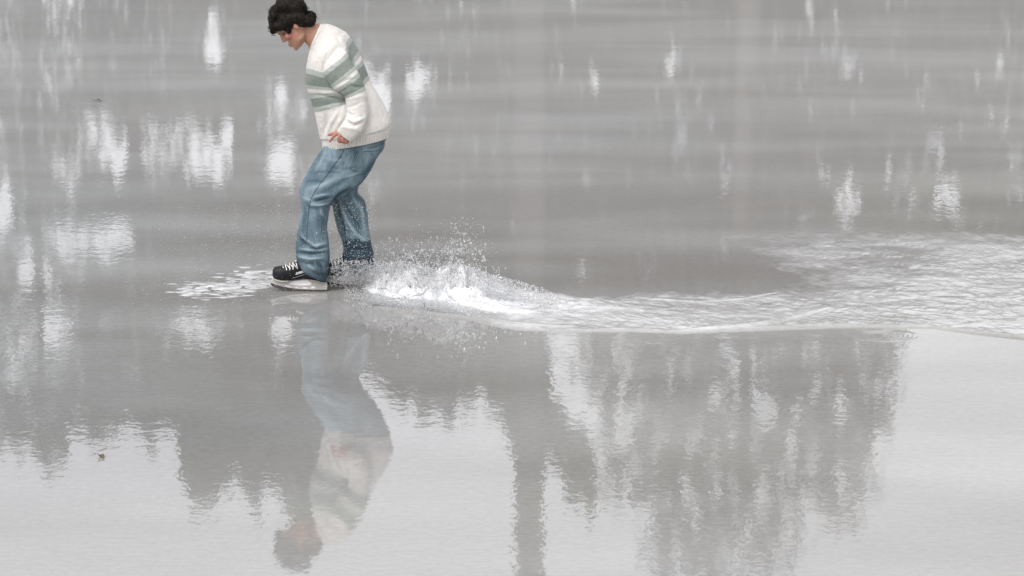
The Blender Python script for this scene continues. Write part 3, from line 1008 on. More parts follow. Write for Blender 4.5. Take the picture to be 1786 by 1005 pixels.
finger([(592, 230, hy + .014), (584, 232, hy + .014), (578, 234, hy + .010), (573.5, 235.2, hy + .004)], [.0115, .0100, .0088, .0078])
# far hand, relaxed by the hip on the hidden side
bmesh.ops.create_uvsphere(bm, u_segments=16, v_segments=10, radius=1, matrix=Matrix.Translation(Vector(P(578, 238, TY + .19))) @ Matrix.Rotation(R(-35), 4, 'Y') @ Matrix.Diagonal((.026, .017, .040, 1)))
for i, (dx, ln) in enumerate(((-.5, 1), (2, 1.06), (4.5, .98), (7, .82))):
    yy = TY + .185 + .004 * i
    finger([(572 + dx, 243 + dx * .4, yy), (567.5 + dx, 248 + ln * 2 + dx * .3, yy), (566 + dx, 252 + ln * 5, yy - .004), (567.5 + dx, 255 + ln * 7.5, yy - .012)], [.0092, .0088, .0082, .0070])
finger([(576, 236, TY + .175), (569, 239, TY + .165), (564.5, 243, TY + .160)], [.0105, .0092, .0080])
body = fuse(bm, 'body', 0.0032, SKIN, None, 3, 0.5)
under(body)
co, no = get_co(body)
rel = co - HO
hf, hs_, hl = rel @ HF, rel @ HS, rel @ HL
dh = np.linalg.norm(rel, axis=1)
# eye sockets pressed in a little
for sg in (-1, 1):
    d2 = ((hf - .092) / .018) ** 2 + ((hs_ + .002) / .009) ** 2 + ((hl - sg * .030) / .016) ** 2
    co -= (np.exp(-d2) * .0035 * (dh < .2))[:, None] * HF
# parting of the lips
d2 = ((hs_ + .0708) / .0016) ** 2 + ((hl) / .022) ** 2 + ((hf - .112) / .016) ** 2
co -= (np.exp(-d2) * .0042 * (dh < .2))[:, None] * HF
set_co(body, co)
flush = np.exp(-(((hf - .07) / .035) ** 2 + ((hs_ + .045) / .028) ** 2)) * (dh < .2)
flush = np.maximum(flush, 0.8 * np.exp(-(((hf - .12) / .012) ** 2 + ((hs_ + .03) / .014) ** 2)) * (dh < .2))
flush = np.maximum(flush, 0.45 * np.exp(-(((hf) / .03) ** 2 + ((hs_ + .03) / .03) ** 2 + ((np.abs(hl) - .078) / .012) ** 2)))
hand = np.linalg.norm(co - P(590, 240, hy), axis=1) < .12
flush = np.where(hand, 0.75, flush)
add_attr(body, 'flush', np.clip(flush, 0, 1))

# face details
for sg in (-1, 1):
    bm = bmesh.new(); ellipsoid(bm, HP(.0785, -.003, sg * .031), (.0120, .0120, .0115), HM)
    ey = from_bm('eyelid', bm, EYEW)
    bm = bmesh.new(); chain(bm, [HP(.0890, -.003, sg * .018), HP(.0925, -.005, sg * .027), HP(.0905, -.0065, sg * .036), HP(.0835, -.0065, sg * .044)], [.0012, .0022, .0024, .0015], 8)
    from_bm('eyelash', bm, LASH)
    bm = bmesh.new(); chain(bm, [HP(.1060, .0145, sg * .012), HP(.1035, .0175, sg * .023), HP(.0965, .0185, sg * .036), HP(.0850, .0145, sg * .047)], [.0020, .0032, .0030, .0015], 8)
    from_bm('eyebrow', bm, LASH)
for (f, s, c_) in ((.1145, -.0652, .0038), (.1130, -.0762, .0042)):
    bm = bmesh.new(); ellipsoid(bm, HP(f - .004, s, 0), (.0088, .0175, c_), HM)
    from_bm('lip', bm, LIP)

# hair: a full cap with many wavy locks combed over it
bm = bmesh.new()
ellipsoid(bm, HP(-.006, .040, 0), (.109, .088, .094), HM, 32, 20)
for (px, py, rx, ry, w, wy) in [(478.5, 45, 8, 12.5, .040, .03), (486, 46, 9, 8.5, .055, .03), (497, 46.5, 9, 8, .066, .018), (505, 53, 5, 6.5, .070, .010), (503, 40, 12, 12, .070, .022), (520, 33, 14, 11.5, .074, .020),
                                (536, 37, 14, 11, .045, .035), (541, 31, 10, 11, .02, .04), (529, 42, 11, 7, .066, .02), (478, 30, 9, 18, .03, .05), (518, 14, 16, 17, .04, .05), (500, 12, 22, 15, .03, .055), (476.5, 52, 4.5, 6.5, .02, .04), (540, 40, 9, 7, .03, .04)]:
    for sg in (-1, 1):
        c = P(px, py, TY) + HL * w * sg
        bmesh.ops.create_uvsphere(bm, u_segments=16, v_segments=10, radius=1, matrix=Matrix.Translation(Vector(c)) @ Matrix.Diagonal((rx * S, wy + .012, ry * S, 1)))
hair = fuse(bm, 'hair', 0.005, HAIR, None, 14, 0.6)
under(hair)
co, no = get_co(hair)
a_ = np.arctan2((co - HO) @ HF, (co - HO) @ HL)
co += no * (0.0035 * fbm(co[:, 0] * 34, co[:, 1] * 34, co[:, 2] * 34, 3))[:, None]
set_co(hair, co)
hb = BVHTree.FromPolygons([tuple(v) for v in co], [tuple(p.vertices) for p in hair.data.polygons])
bm = bmesh.new()
rr_ = np.random.default_rng(5)
CR = HP(-.035, .10, 0)
for k in range(1300):
    # start somewhere on the cap, run away from the swirl at the crown
    d = rr_.normal(size=3); d /= np.linalg.norm(d)
    o0 = HO + d * .16
    hit = hb.ray_cast(Vector(o0), Vector(HP(0, .02) - o0))
    if hit[0] is None: continue
    p = np.array(hit[0]); n = np.array(hit[1])
    ln = rr_.uniform(.035, .075); st = 7
    path = []; ph = rr_.uniform(0, 6.28); am = rr_.uniform(.1, .5)
    for i in range(st):
        path.append(p + n * (.0012 + .0018 * math.sin(i * .8 + ph)))
        away = p - CR; away -= n * (away @ n); away = away / (np.linalg.norm(away) + 1e-6) + 0.45 * (HF * .4 - HS * .4)
        sw = np.cross(n, away)
        stp = away + sw * am * math.sin(i * 1.1 + ph); stp /= np.linalg.norm(stp)
        q = p + stp * ln / st
        nr_ = hb.find_nearest(Vector(q))
        p = np.array(nr_[0]); n = np.array(nr_[1])
    r0 = rr_.uniform(.0011, .0027)
    chain(bm, path, [r0 * .6, r0, r0, r0 * .95, r0 * .8, r0 * .5, r0 * .15], 5, 1)
# a few loose wisps at the fringe, nape and crown
for (px, py, dx, dy) in [(474, 57, 6, 4), (472, 52, 4, 7), (478, 60, 5, -1), (484, 1, -2, -6), (524, 2, 3, -5), (537, 14, 5, 1), (549, 26, 3, 4), (470, 21, -3, 2), (509, 58, -3, 5), (500, 60, 5, 3), (548, 42, 3, 3), (533, 48, 4, 3)]:
    for j in range(4):
        y_ = TY + rr_.uniform(-.05, .05); jx, jy = rr_.uniform(-2, 2, 2)
        chain(bm, [P(px - dx * .8 + jx, py - dy * .6 + jy, y_), P(px + jx, py + jy, y_), P(px + dx * .7, py + dy * .9 + jy, y_)], [.0016, .0012, .0004], 5, 3)
for k in range(150):
    d = rr_.normal(size=3); d /= np.linalg.norm(d)
    if d @ UP < -0.25: continue
    o0 = HO + d * .16
    hit = hb.ray_cast(Vector(o0), Vector(HP(0, .02) - o0))
    if hit[0] is None: continue
    p = np.array(hit[0]); n = np.array(hit[1])
    away = p - CR; away -= n * (away @ n); away /= np.linalg.norm(away) + 1e-6
    ln = rr_.uniform(.02, .04)
    chain(bm, [p - away * ln * .3, p + away * ln * .3 + n * .003, p + away * ln * .7 + n * rr_.uniform(.004, .010), p + away * ln + n * rr_.uniform(.002, .016)], [.0011, .0010, .0008, .0003], 4, 2)
locks = from_bm('hair_locks', bm, HAIR, hair)
locks['kind'] = 'stuff'

# ------------------------------------------------------------------ sweater
TORSO = [((542.5, 84), (560, 43), TY, .064, 60), ((540, 88), (572, 42.5), TY, .105, 70), ((538, 98), (587, 48.5), TY, .165, 84), ((537, 107), (597, 55), TY, .195, 100), ((535, 119), (607, 64), TY, .208, 119),
         ((533, 143), (626, 93), TY, .205, 148), ((540, 168), (637, 118), TY, .195, 168), ((547, 194), (648, 146), TY, .192, 194), ((553, 214), (671, 183), TY, .198, 215),
         ((558, 232), (682, 208), TY, .204, 238), ((560, 243), (682, 222), TY, .202, 250), ((562, 258), (679.5, 238), TY, .192, 270)]
NR, SEG = 230, 792
pts, ang, v = rings(TORSO, NR, SEG, 2.35)
nrm = normals_of(pts)
nrm[-22:] = nrm[-23]
X, Y, Z = pts[..., 0], pts[..., 1], pts[..., 2]
hemz = smooth(246, 249, v)[:, None]
d = 0.0052 * fbm(X * 9, Y * 9, Z * 6, 2) * (1 - hemz) * smooth(70, 110, v)[:, None]
pxx, pyy = PROJ(pts)
side = (np.sin(ang) < 0)[None, :]


def fold(pxx, pyy, pl, w, h):
    """a fold along a photo-space line, on the side turned to the camera"""
    pl = np.array(pl, float); best = np.full(pxx.shape, 1e9); tt = np.zeros(pxx.shape)
    for i in range(len(pl) - 1):
        a_, b_ = pl[i], pl[i + 1]; dd = b_ - a_
        t_ = np.clip(((pxx - a_[0]) * dd[0] + (pyy - a_[1]) * dd[1]) / (dd @ dd), 0, 1)
        r_ = np.hypot(pxx - a_[0] - t_ * dd[0], pyy - a_[1] - t_ * dd[1])
        m = r_ < best; best = np.where(m, r_, best); tt = np.where(m, (i + t_) / (len(pl) - 1), tt)
    return h * np.exp(-(best / w) ** 2) * np.sin(np.pi * np.clip(tt * .9 + .05, 0, 1))


fd = 0
for pl, w, h in [([(592, 190), (578, 215), (566, 246)], 4, .010), ([(603, 182), (596, 208), (578, 236)], 5, .008), ([(571, 185), (570, 212), (563, 240)], 3.5, -.009),
                 ([(552, 195), (560, 222), (562, 248)], 3, .006), ([(600, 60), (612, 84), (622, 112), (634, 142)], 4, -.010), ([(640, 150), (652, 175), (655, 215)], 7, .007), ([(646, 165), (668, 205), (672, 232)], 5, -.005),
                 ([(560, 92), (553, 112), (550, 128)], 4, -.005), ([(575, 50), (588, 62), (600, 84)], 4, -.004), ([(600, 178), (585, 186), (555, 190)], 3, .004), ([(545, 165), (570, 168), (600, 176)], 3, -.006),
                 ([(650, 160), (662, 190), (676, 222)], 3, .004), ([(630, 180), (640, 212), (628, 246)], 5, -.006)]:
    fd = fd + fold(pxx, pyy, pl, w, h)
d = d + fd * side * (1 - hemz)
# ribbed hem
d = d - 0.006 * hemz + hemz * 0.0026 * np.sign(np.sin(ang * 80))[None, :] * np.abs(np.sin(ang * 80))[None, :] ** .7
pts = pts + nrm * d[..., None]
# turn the hem and the neck opening inwards
# where the knitted bands run on the near side, as (photo x, photo y, band position); the far side mirrors it
KB = [(533, 119, 119), (548, 122, 119), (562, 126, 119), (533, 128, 128), (548, 131, 128), (562, 135, 128), (533, 148, 148), (548, 149.5, 148), (566, 152, 148), (537, 154, 154), (560, 156, 154), (584, 158, 154),
      (541, 161, 160), (560, 162, 160), (588, 164, 160), (546, 172, 167), (566, 169.5, 167), (585, 167, 167), (602, 170, 167), (551, 186.5, 186), (568, 183, 186), (585, 179, 186), (604, 174, 186), (555, 195.5, 194), (572, 191, 194), (590, 185.5, 194), (604, 180, 194),
      (602, 86, 119), (607, 70, 119), (606, 92, 128), (612, 76, 128), (614, 108, 148), (622, 94, 148), (618, 114, 154), (626, 101, 154), (620, 119, 160), (630, 106, 160), (623, 125, 167), (634, 112, 167), (632, 143, 186), (641, 131, 186), (636, 149, 194), (645, 138, 194),
      (545, 90, 92), (565, 60, 82), (585, 52, 95), (585, 85, 105), (560, 105, 106), (562, 230, 232), (600, 230, 236), (640, 230, 240), (672, 225, 240), (668, 195, 222), (630, 190, 214), (600, 200, 214), (645, 165, 208), (575, 210, 212), (665, 180, 216)]
KB = np.array(KB, float)
def _tps(r2): return r2 * np.log(r2 + 1e-6)
K0 = (KB[:, :2] - 600) / 100
D2 = ((K0[:, None] - K0[None]) ** 2).sum(-1)
Am = np.block([[_tps(D2) + 1e-4 * np.eye(len(KB)), np.c_[np.ones(len(KB)), K0]], [np.r_[[np.ones(len(KB))], K0.T], np.zeros((3, 3))]])
wk = np.linalg.solve(Am, np.r_[KB[:, 2], 0, 0, 0])
# evaluate at the undisplaced surface
ux, uy = (pxx.ravel() - 600) / 100, (pyy.ravel() - 600) / 100
VV = np.zeros(ux.size)
for i_ in range(len(KB)):
    VV += wk[i_] * _tps((ux - K0[i_, 0]) ** 2 + (uy - K0[i_, 1]) ** 2)
VV += wk[-3] + wk[-2] * ux + wk[-1] * uy
VV = VV.reshape(pxx.shape)
VV = np.where(pyy > 200, np.maximum(VV, 205), VV)
mir = (-np.arange(SEG)) % SEG
VV = np.where(side, VV, VV[:, mir])
VV = np.concatenate([np.full((1, SEG), 60.), VV, np.full((4, SEG), 270.)])
c1 = pts[-1].mean(0); inner = [c1 + (pts[-1] - c1) * k + np.array([0, 0, z]) for k, z in ((.985, 0.001), (.96, .004), (.95, .02), (.93, .04))]
c0 = pts[0].mean(0); inner0 = [c0 + (pts[0] - c0) * k for k in (.93,)]
allp = np.concatenate([np.array(inner0), pts, np.array(inner)])
vall = np.concatenate([[60], v, [270] * 4])
uall = np.broadcast_to(ang[None, :], (len(vall), SEG))
sweater = mesh_np('sweater', allp.reshape(-1, 3), grid_faces(len(vall), SEG), KNIT, attrs={'v': VV.ravel(), 'u': uall.ravel() * 0.17})
under(sweater)


def sleeve(rows, far=False):
    nr, seg = 150, 336
    p_, a2, v2 = rings(rows, nr, seg, 2.1)
    n_ = normals_of(p_)
    cuff = smooth(300, 306, v2)[:, None]
    x_, y_, z_ = p_[..., 0], p_[..., 1], p_[..., 2]
    dd = 0.0035 * fbm(x_ * 14, y_ * 14, z_ * 14, 2) * (1 - cuff)
    if not far:
        qx, qy = PROJ(p_)
        for pl, w, h in [([(590, 164), (612, 150), (636, 152)], 3.2, -.009), ([(600, 158), (618, 148), (634, 150)], 2.5, .005), ([(586, 150), (604, 140), (624, 138)], 3, -.005), ([(604, 176), (622, 170), (640, 166)], 3, .004), ([(604, 188), (620, 184), (636, 176)], 2.5, -.0035),
                         ([(603, 206), (618, 213), (638, 205)], 3.0, .009), ([(600, 211), (618, 220), (636, 213)], 2.5, -.008), ([(570, 108), (590, 118), (606, 140)], 3, .004), ([(580, 92), (598, 104), (614, 128)], 3, -.005), ([(605, 195), (612, 200), (622, 202)], 2.5, -.004),
                         ([(625, 180), (634, 198), (630, 216)], 4, -.004), ([(575, 82), (596, 86), (612, 104)], 3, .005)]:
            dd = dd + fold(qx, qy, pl, w, h) * (np.sin(a2) < 0)[None, :]
    dd = dd - cuff * .004 + cuff * .0032 * np.sign(np.sin(a2 * 42))[None, :] * np.abs(np.sin(a2 * 42))[None, :] ** .7
    p_ = p_ + n_ * dd[..., None]
    cc = p_[-1].mean(0); inn = [cc + (p_[-1] - cc) * k for k in (.95, .88)]
    back_ = [p_[-6].mean(0) + (p_[-6] - p_[-6].mean(0)) * .86]
    ap = np.concatenate([p_, np.array(inn), np.array(back_)])
    va = np.concatenate([v2, [320] * 3])
    o = mesh_np('sleeve', ap.reshape(-1, 3), grid_faces(len(va), seg), KNIT, attrs={'v': np.repeat(va, seg), 'u': np.broadcast_to(a2[None, :], (len(va), seg)).ravel() * .05})
    return under(o, sweater)


SLN = [((572, 100), (580, 76), TY - .07, .050, 70), ((561, 111), (590, 79), TY - .130, .070, 100), ((562, 126), (604, 92), TY - .170, .080, 119), ((575, 148), (618, 114), TY - .195, .076, 148), ((588, 161.5), (629, 134), TY - .205, .070, 168),
       ((602, 171), (637.5, 157), TY - .21, .064, 194), ((604.5, 189), (641.5, 183), TY - .215, .060, 230), ((603, 205), (640.5, 205), TY - .225, .056, 270), ((597, 216), (635, 223), TY - .24, .050, 298), ((592, 222), (628.5, 234), TY - .25, .042, 306), ((588, 229), (613, 248), TY - .262, .034, 320)]
sl = sleeve(SLN)
SLF = [((572, 100), (582, 76), TY + .07, .050, 70), ((562, 111), (592, 79), TY + .130, .070, 100), ((566, 126), (604, 90), TY + .17, .078, 119), ((578, 148), (618, 114), TY + .19, .072, 148), ((588, 161.5), (628, 134), TY + .20, .066, 168),
       ((594, 173), (630, 157), TY + .205, .060, 194), ((592, 189), (627, 183), TY + .205, .056, 230), ((583, 205), (616, 205), TY + .20, .05, 270), ((577, 216), (604, 222), TY + .195, .044, 298), ((574, 224), (598, 231), TY + .19, .04, 306), ((570, 232), (590, 241), TY + .19, .034, 320)]
sleeve(SLF, True)

# collar band and shoulder seam
bm = bmesh.new()
cpt, _, _ = rings([((541.8, 85.5), (561, 43.5), TY, .068), ((542.5, 84), (560, 43), TY, .064)], 2, 72, 2.3)
loop = cpt[0]
M_ = 8
ringv = []
for i in range(72):
    c = loop[i]; tg = loop[(i + 1) % 72] - loop[i - 1]; tg /= np.linalg.norm(tg)
    out = c - loop.mean(0); out -= tg * (out @ tg); out /= np.linalg.norm(out); upv = np.cross(tg, out)
    rib = 1 + .10 * (i % 2)
    ringv.append([bm.verts.new(c + rib * (out * .0032 * math.cos(a_) + upv * .0075 * math.sin(a_))) for a_ in np.linspace(0, 2 * math.pi, M_, endpoint=False)])
for i in range(72):
    for j in range(M_):
        bm.faces.new((ringv[i][j], ringv[i][(j + 1) % M_], ringv[(i + 1) % 72][(j + 1) % M_], ringv[(i + 1) % 72][j]))
collar = from_bm('collar', bm, KNIT, sweater)


def bvh_of(*objs):
    vs, fs, o_ = [], [], 0
    for ob in objs:
        c_, _ = get_co(ob); vs += [tuple(x) for x in c_]
        for p_ in ob.data.polygons: fs.append(tuple(i + o_ for i in p_.vertices))
        o_ += len(c_)
    return BVHTree.FromPolygons(vs, fs)


def drape(tree_, pts_, off=0.0015):
    out = []
    for (a_, b_) in pts_:
        d_ = ray(a_, b_)
        h_ = tree_.ray_cast(Vector(CAM + d_ * (L - 2)), Vector(d_))
        if h_[0] is not None: out.append(np.array(h_[0]) - d_ / np.linalg.norm(d_) * off)
    return out


def seam(name, tree_, pts_, r_, mat, parent, n_=26, off=.0008):
    pp = drape(tree_, catmull(np.array(pts_, float), n_), off)
    if len(pp) < 3: return
    bm = bmesh.new(); chain(bm, pp, [r_] * len(pp), 6, 1)
    return from_bm(name, bm, mat, parent)


sb = bvh_of(sweater, sl)
seam('shoulder_seam', sb, [(570, 92), (565, 104), (562.5, 115), (561.5, 125)], .0009, SEAMW, sweater)

# ------------------------------------------------------------------ jeans
bm = bmesh.new()
closed_loft(bm, [((574, 226), (666, 212), TY, .155), ((568, 248), (669, 232), TY, .165), ((556, 270), (671, 256), TY, .180), ((546, 292), (655, 280), TY, .18), ((556, 312), (640, 300), TY, .14)], 30, 40, 2.3)
yn = lambda k: TY - .07 + (NY - TY + .07) * k
yf = lambda k: TY + .075 + (FY - TY - .075) * k
closed_loft(bm, [((570, 247), (660, 245), yn(0), .095), ((546, 284), (657, 279), yn(.1), .108), ((530.5, 311), (632, 318), yn(.25), .102), ((522.5, 331), (607, 338), yn(.4), .094), ((524, 352), (580, 357), yn(.55), .084),
                 ((526, 372), (575, 369), yn(.65), .080), ((522.5, 391), (571, 395), yn(.75), .079), ((517, 412), (572.5, 412), yn(.85), .079), ((515.5, 440), (575, 441), yn(1), .078), ((518.5, 455), (573.5, 461), yn(1), .075), ((525, 470), (571, 483), yn(1), .068), ((533, 477), (569, 492), yn(1), .060)], 70, 44, 2.15)
closed_loft(bm, [((590, 245), (680, 232), yf(0), .10), ((585, 284), (658, 277), yf(.1), .105), ((572, 314), (634, 312), yf(.25), .098), ((572, 338), (624.5, 335), yf(.4), .088), ((578, 358), (635, 350), yf(.55), .082), ((583, 380), (641, 376), yf(.65), .079),
                 ((591, 404), (643, 401), yf(.75), .078), ((598, 425), (647, 424), yf(.85), .078), ((600, 445), (652, 445), yf(1), .076), ((601, 462), (655, 462), yf(1), .072), ((603, 478), (652, 476), yf(1), .064)], 70, 44, 2.15)
jeans = fuse(bm, 'jeans', 0.0048, DENIM, None, 3, 0.5)
under(jeans)
co, no = get_co(jeans)
px, py = PROJ(co)
near = co[:, 1] < (TY + (py - 300) * 0 - .02 + np.interp(py, [300, 420], [0.0, .0]))
nearleg = np.where(py < 345, True, px < np.interp(py, [345, 400, 500], [585, 582, 585]))
cam_side = (no @ FW) < 0.15
dd = .0035 * fbm(co[:, 0] * 11, co[:, 1] * 11, co[:, 2] * 7, 3)
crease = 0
FOLDS = [([(566, 262), (561, 282), (552, 300)], 3, .004), ([(645, 262), (652, 276), (640, 292)], 3, -.003),  # photo-space crease lines on the jeans: width, height
    ([(541, 352), (556, 350), (578, 345)], 2.6, -.010), ([(545, 345), (560, 341), (576, 338)], 2.6, .006), ([(540, 358), (560, 358), (576, 354)], 2.6, .007), ([(530, 352), (540, 362), (556, 366)], 3, -.006), ([(526, 344), (545, 352), (560, 352)], 3, .005),
    ([(535, 330), (560, 325), (590, 310)], 5, .005), ([(560, 340), (590, 322), (620, 300)], 5, -.004), ([(536, 302), (570, 300), (600, 302)], 2.5, -.003), ([(528, 318), (548, 316), (570, 318)], 2.5, -.003),
    ([(528, 362), (526, 380), (525, 405)], 3, .004), ([(560, 362), (560, 372), (566, 378)], 3, .004),
    ([(520, 412), (530, 424), (545, 428)], 3, -.008), ([(533, 420), (550, 430), (568, 424)], 3, .008), ([(535, 428), (552, 436), (572, 430)], 2.5, -.007), ([(524, 404), (528, 414), (536, 420)], 2.5, .006),
    ([(518, 440), (540, 443), (572, 440)], 2.6, -.009), ([(519, 447), (540, 452), (570, 450)], 3, .008), ([(520, 434), (545, 437), (570, 436)], 2.6, .006), ([(522, 455), (535, 460), (552, 462)], 2.6, -.006),
    ([(534, 458), (543, 468), (552, 472)], 3, .008), ([(552, 452), (556, 462), (566, 470)], 3, -.006), ([(545, 476), (556, 480), (569, 482)], 3, -.004), ([(560, 456), (566, 468), (567, 480)], 3, .006),
    ([(592, 352), (604, 385), (622, 410), (640, 424)], 3.0, .009), ([(586, 350), (592, 376), (600, 400), (604, 424)], 2.6, -.010), ([(600, 350), (612, 376), (630, 400)], 2.5, -.007), ([(612, 345), (628, 362), (638, 386)], 3, .006), ([(618, 338), (632, 352), (638, 366)], 2.2, -.005),
    ([(630, 370), (634, 392), (638, 410)], 2.6, .006), ([(578, 357), (590, 342), (612, 328)], 3.2, -.011), ([(605, 432), (625, 436), (646, 434)], 3, -.004), ([(606, 446), (628, 450), (650, 446)], 3, .007), ([(606, 454), (628, 458), (652, 454)], 2.6, -.007), ([(608, 464), (630, 466), (652, 464)], 3, .006),
    ([(610, 262), (600, 282), (596, 296)], 2, -.002), ([(640, 318), (634, 306), (648, 290), (672, 262)], 3, -.004), ([(560, 275), (590, 281), (610, 276)], 3, .003), ([(570, 290), (600, 296), (630, 290)], 3.5, -.003), ([(596, 312), (615, 306), (636, 296)], 3, .004)]
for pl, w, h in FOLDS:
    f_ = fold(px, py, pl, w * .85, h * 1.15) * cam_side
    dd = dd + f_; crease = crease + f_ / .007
hem = (py > 462)
co2 = co + no * dd[:, None]
set_co(jeans, co2)
cz = np.clip(crease + .35 * fbm(co[:, 0] * 20, co[:, 1] * 20, co[:, 2] * 9, 3) + 0.55 * np.exp(-(((px - 600) / 34) ** 2 + ((py - 315) / 26) ** 2)), -1, 1)  # painted fold shading, random tone and the faded thigh together
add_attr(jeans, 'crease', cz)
wl_ = 420 + 3.5 * noise3(px / 9, py * 0, 1) + 3 * noise3(px / 3, 0, 5)
wet = np.where(~nearleg, smooth(wl_ - 2, wl_ + 2.5, py), smooth(448, 496, py + .45 * (px - 545)) * .80)
wet = np.where(nearleg, np.maximum(wet, smooth(485, 498, py) * .9), wet)
add_attr(jeans, 'wet', wet)

jb = bvh_of(jeans)
seam('side_seam', jb, [(600, 262), (591, 277), (581, 290), (569, 307), (556, 324), (547, 338), (541, 352), (538, 372), (536, 395), (535, 420)], .0016, THREAD, jeans, 40)
seam('side_seam', jb, [(586, 354), (591, 372), (596, 396), (603, 420)], .0013, THREAD, jeans)
seam('pocket_seam', jb, [(622, 264), (617, 278), (611, 294), (616, 297), (623, 300), (634, 296)], .0012, THREAD, jeans, 30)
seam('pocket_seam', jb, [(625, 264), (620, 279), (614, 293)], .0008, THREAD, jeans)
seam('pocket_seam', jb, [(636, 264), (650, 264), (663, 262), (670, 257)], .0013, THREAD, jeans)
seam('yoke_seam', jb, [(640, 259), (655, 256), (668, 250), (676, 245)], .0012, THREAD, jeans)
seam('inner_seam', jb, [(577, 357), (590, 348), (604, 339), (616, 330), (628, 318)], .0015, THREAD, jeans)

# ------------------------------------------------------------------ hockey skates
SY = NY


def SP(px, py, dy=0.0):
    return P(px, py, SY + dy)


skate = empty('skate', tuple(P(520, 508, SY)))
skate.parent = person
skate.matrix_parent_inverse = Matrix.Translation(-Vector(poff))
bpy.context.view_layer.update()
soff = Vector(P(520, 508, SY))


def sk(o, parent=None):
    o.parent = parent or skate
    if parent is None: o.matrix_parent_inverse = Matrix.Translation(-soff)
    return o


def sk_bm(name, bm, mat, parent=None):
    bmesh.ops.recalc_face_normals(bm, faces=bm.faces[:])
    me = bpy.data.meshes.new(name); bm.to_mesh(me); bm.free(); me.materials.append(mat)
    me.polygons.foreach_set('use_smooth', np.ones(len(me.polygons), bool))
    o = bpy.data.objects.new(name, me); COL.objects.link(o)
    return sk(o, parent)


def side_loft(bm, rows, nr, seg, ex):
    """rows: (top),(bottom), half width — slices along the foot"""
    pts, _, _ = rings([(a_, b_, SY, w_) for a_, b_, w_ in rows], nr, seg, ex)
    tube_into(bm, pts)


bm = bmesh.new()
side_loft(bm, [((475.6, 475), (475.6, 480), .012), ((476.6, 469.5), (477, 483), .026), ((480, 466.3), (481, 485.2), .037), ((488, 464.8), (488, 487), .044), ((497, 463.2), (498, 488.4), .047), ((506, 461), (508, 488.8), .047),
               ((514, 457.5), (519, 488.2), .043), ((521, 451), (531, 486.6), .039), ((526, 446), (545, 487), .037), ((540, 440), (556, 489), .036), ((556, 440), (565, 489), .03), ((566, 452), (566, 484), .018)], 44, 36, 2.6)
closed_loft(bm, [((521, 424), (564, 424), SY, .045), ((520, 438), (566, 438), SY, .043), ((518, 452), (567, 454), SY, .040), ((516, 466), (568, 468), SY, .038), ((516, 484), (566, 486), SY, .036)], 24, 32, 2.3)
boot = fuse(bm, 'boot', 0.0034, BOOT, None, 3, .5)
sk(boot)
bb = bvh_of(boot)
# toe cap: a slightly proud, glossier shell over the toes
bm = bmesh.new()
side_loft(bm, [((475.2, 474.8), (475.2, 480.4), .013), ((476.2, 469), (476.6, 483.4), .0272), ((479.7, 465.8), (480.7, 485.8), .0382), ((488, 464.3), (488.6, 487.6), .0452), ((491.5, 463.8), (492.5, 488), .0462)], 22, 36, 2.6)
sk_bm('toe_cap', bm, TOE)


def sk_line(name, pts_, r_, mat, n_=10, off=.001, parent=None):
    pp = drape(bb, catmull(np.array(pts_, float), n_), off)
    if len(pp) < 3: return
    bm = bmesh.new(); chain(bm, pp, [r_] * len(pp), 6, 1)
    return sk_bm(name, bm, mat, parent)


for pl in ([(497.5, 464.2), (499, 467), (500, 471)], [(504.5, 463.5), (505.5, 467), (505.5, 471)], [(507, 462), (511, 466)], [(510.5, 461.5), (511.2, 464), (511.2, 470)], [(511.5, 459.5), (513.5, 462.5), (516, 465.5)],
           [(516.5, 459.5), (517.5, 463), (518.2, 468)], [(500.2, 463), (503, 465), (506, 469)], [(493, 465.5), (495, 467)]):
    sk_line('lace', pl, .0022, LACE, 8, .0018)
# laces crossing the tongue between the rows of eyelets
for (px, py) in ((498, 463.2), (504.5, 461.8), (510.5, 459.6), (516, 456.2)):
    bm = bmesh.new()
    a_, b_ = P(px, py + 1.2, SY - .026), P(px + 1.5, py + 1.2, SY + .026)
    chain(bm, [a_, (a_ + b_) / 2 + UP * .010, b_], [.0022] * 3, 6, 4); sk_bm('lace', bm, LACE)
sk_line('welt_line', [(509, 485.5), (520, 482.5), (532, 479)], .0007, SEAMW, 10, .0006)
sk_line('sole_seam', [(477, 481.5), (486, 485), (500, 486.7), (515, 486.8), (530, 484.8)], .0012, TOE, 20, .0006)


def plate(name, poly, t0, t1, mat, holes=(), bev=.001, parent=None):
    """a flat profile in the plane of the foot, cut through where it has holes, extruded sideways"""
    cu = bpy.data.curves.new(name, 'CURVE'); cu.dimensions = '2D'; cu.fill_mode = 'BOTH'
    for pl in [poly] + list(holes):
        q = [P(a_, b_, SY) for a_, b_ in pl]
        sp = cu.splines.new('POLY'); sp.points.add(len(q) - 1); sp.use_cyclic_u = True
        for i, c in enumerate(q): sp.points[i].co = (c[0], c[2], 0, 1)
    cu.extrude = (t1 - t0) / 2 - bev; cu.bevel_depth = bev; cu.bevel_resolution = 1
    o = bpy.data.objects.new(name, cu); COL.objects.link(o)
    dg = bpy.context.evaluated_depsgraph_get()
    me = bpy.data.meshes.new_from_object(o.evaluated_get(dg)); bpy.data.objects.remove(o)
    me.name = name
    me.transform(Matrix(((1, 0, 0, 0), (0, 0, 1, SY + (t0 + t1) / 2), (0, 1, 0, 0), (0, 0, 0, 1))))
    me.materials.clear(); me.materials.append(mat)
    r = bpy.data.objects.new(name, me); COL.objects.link(r)
    return sk(r, parent)


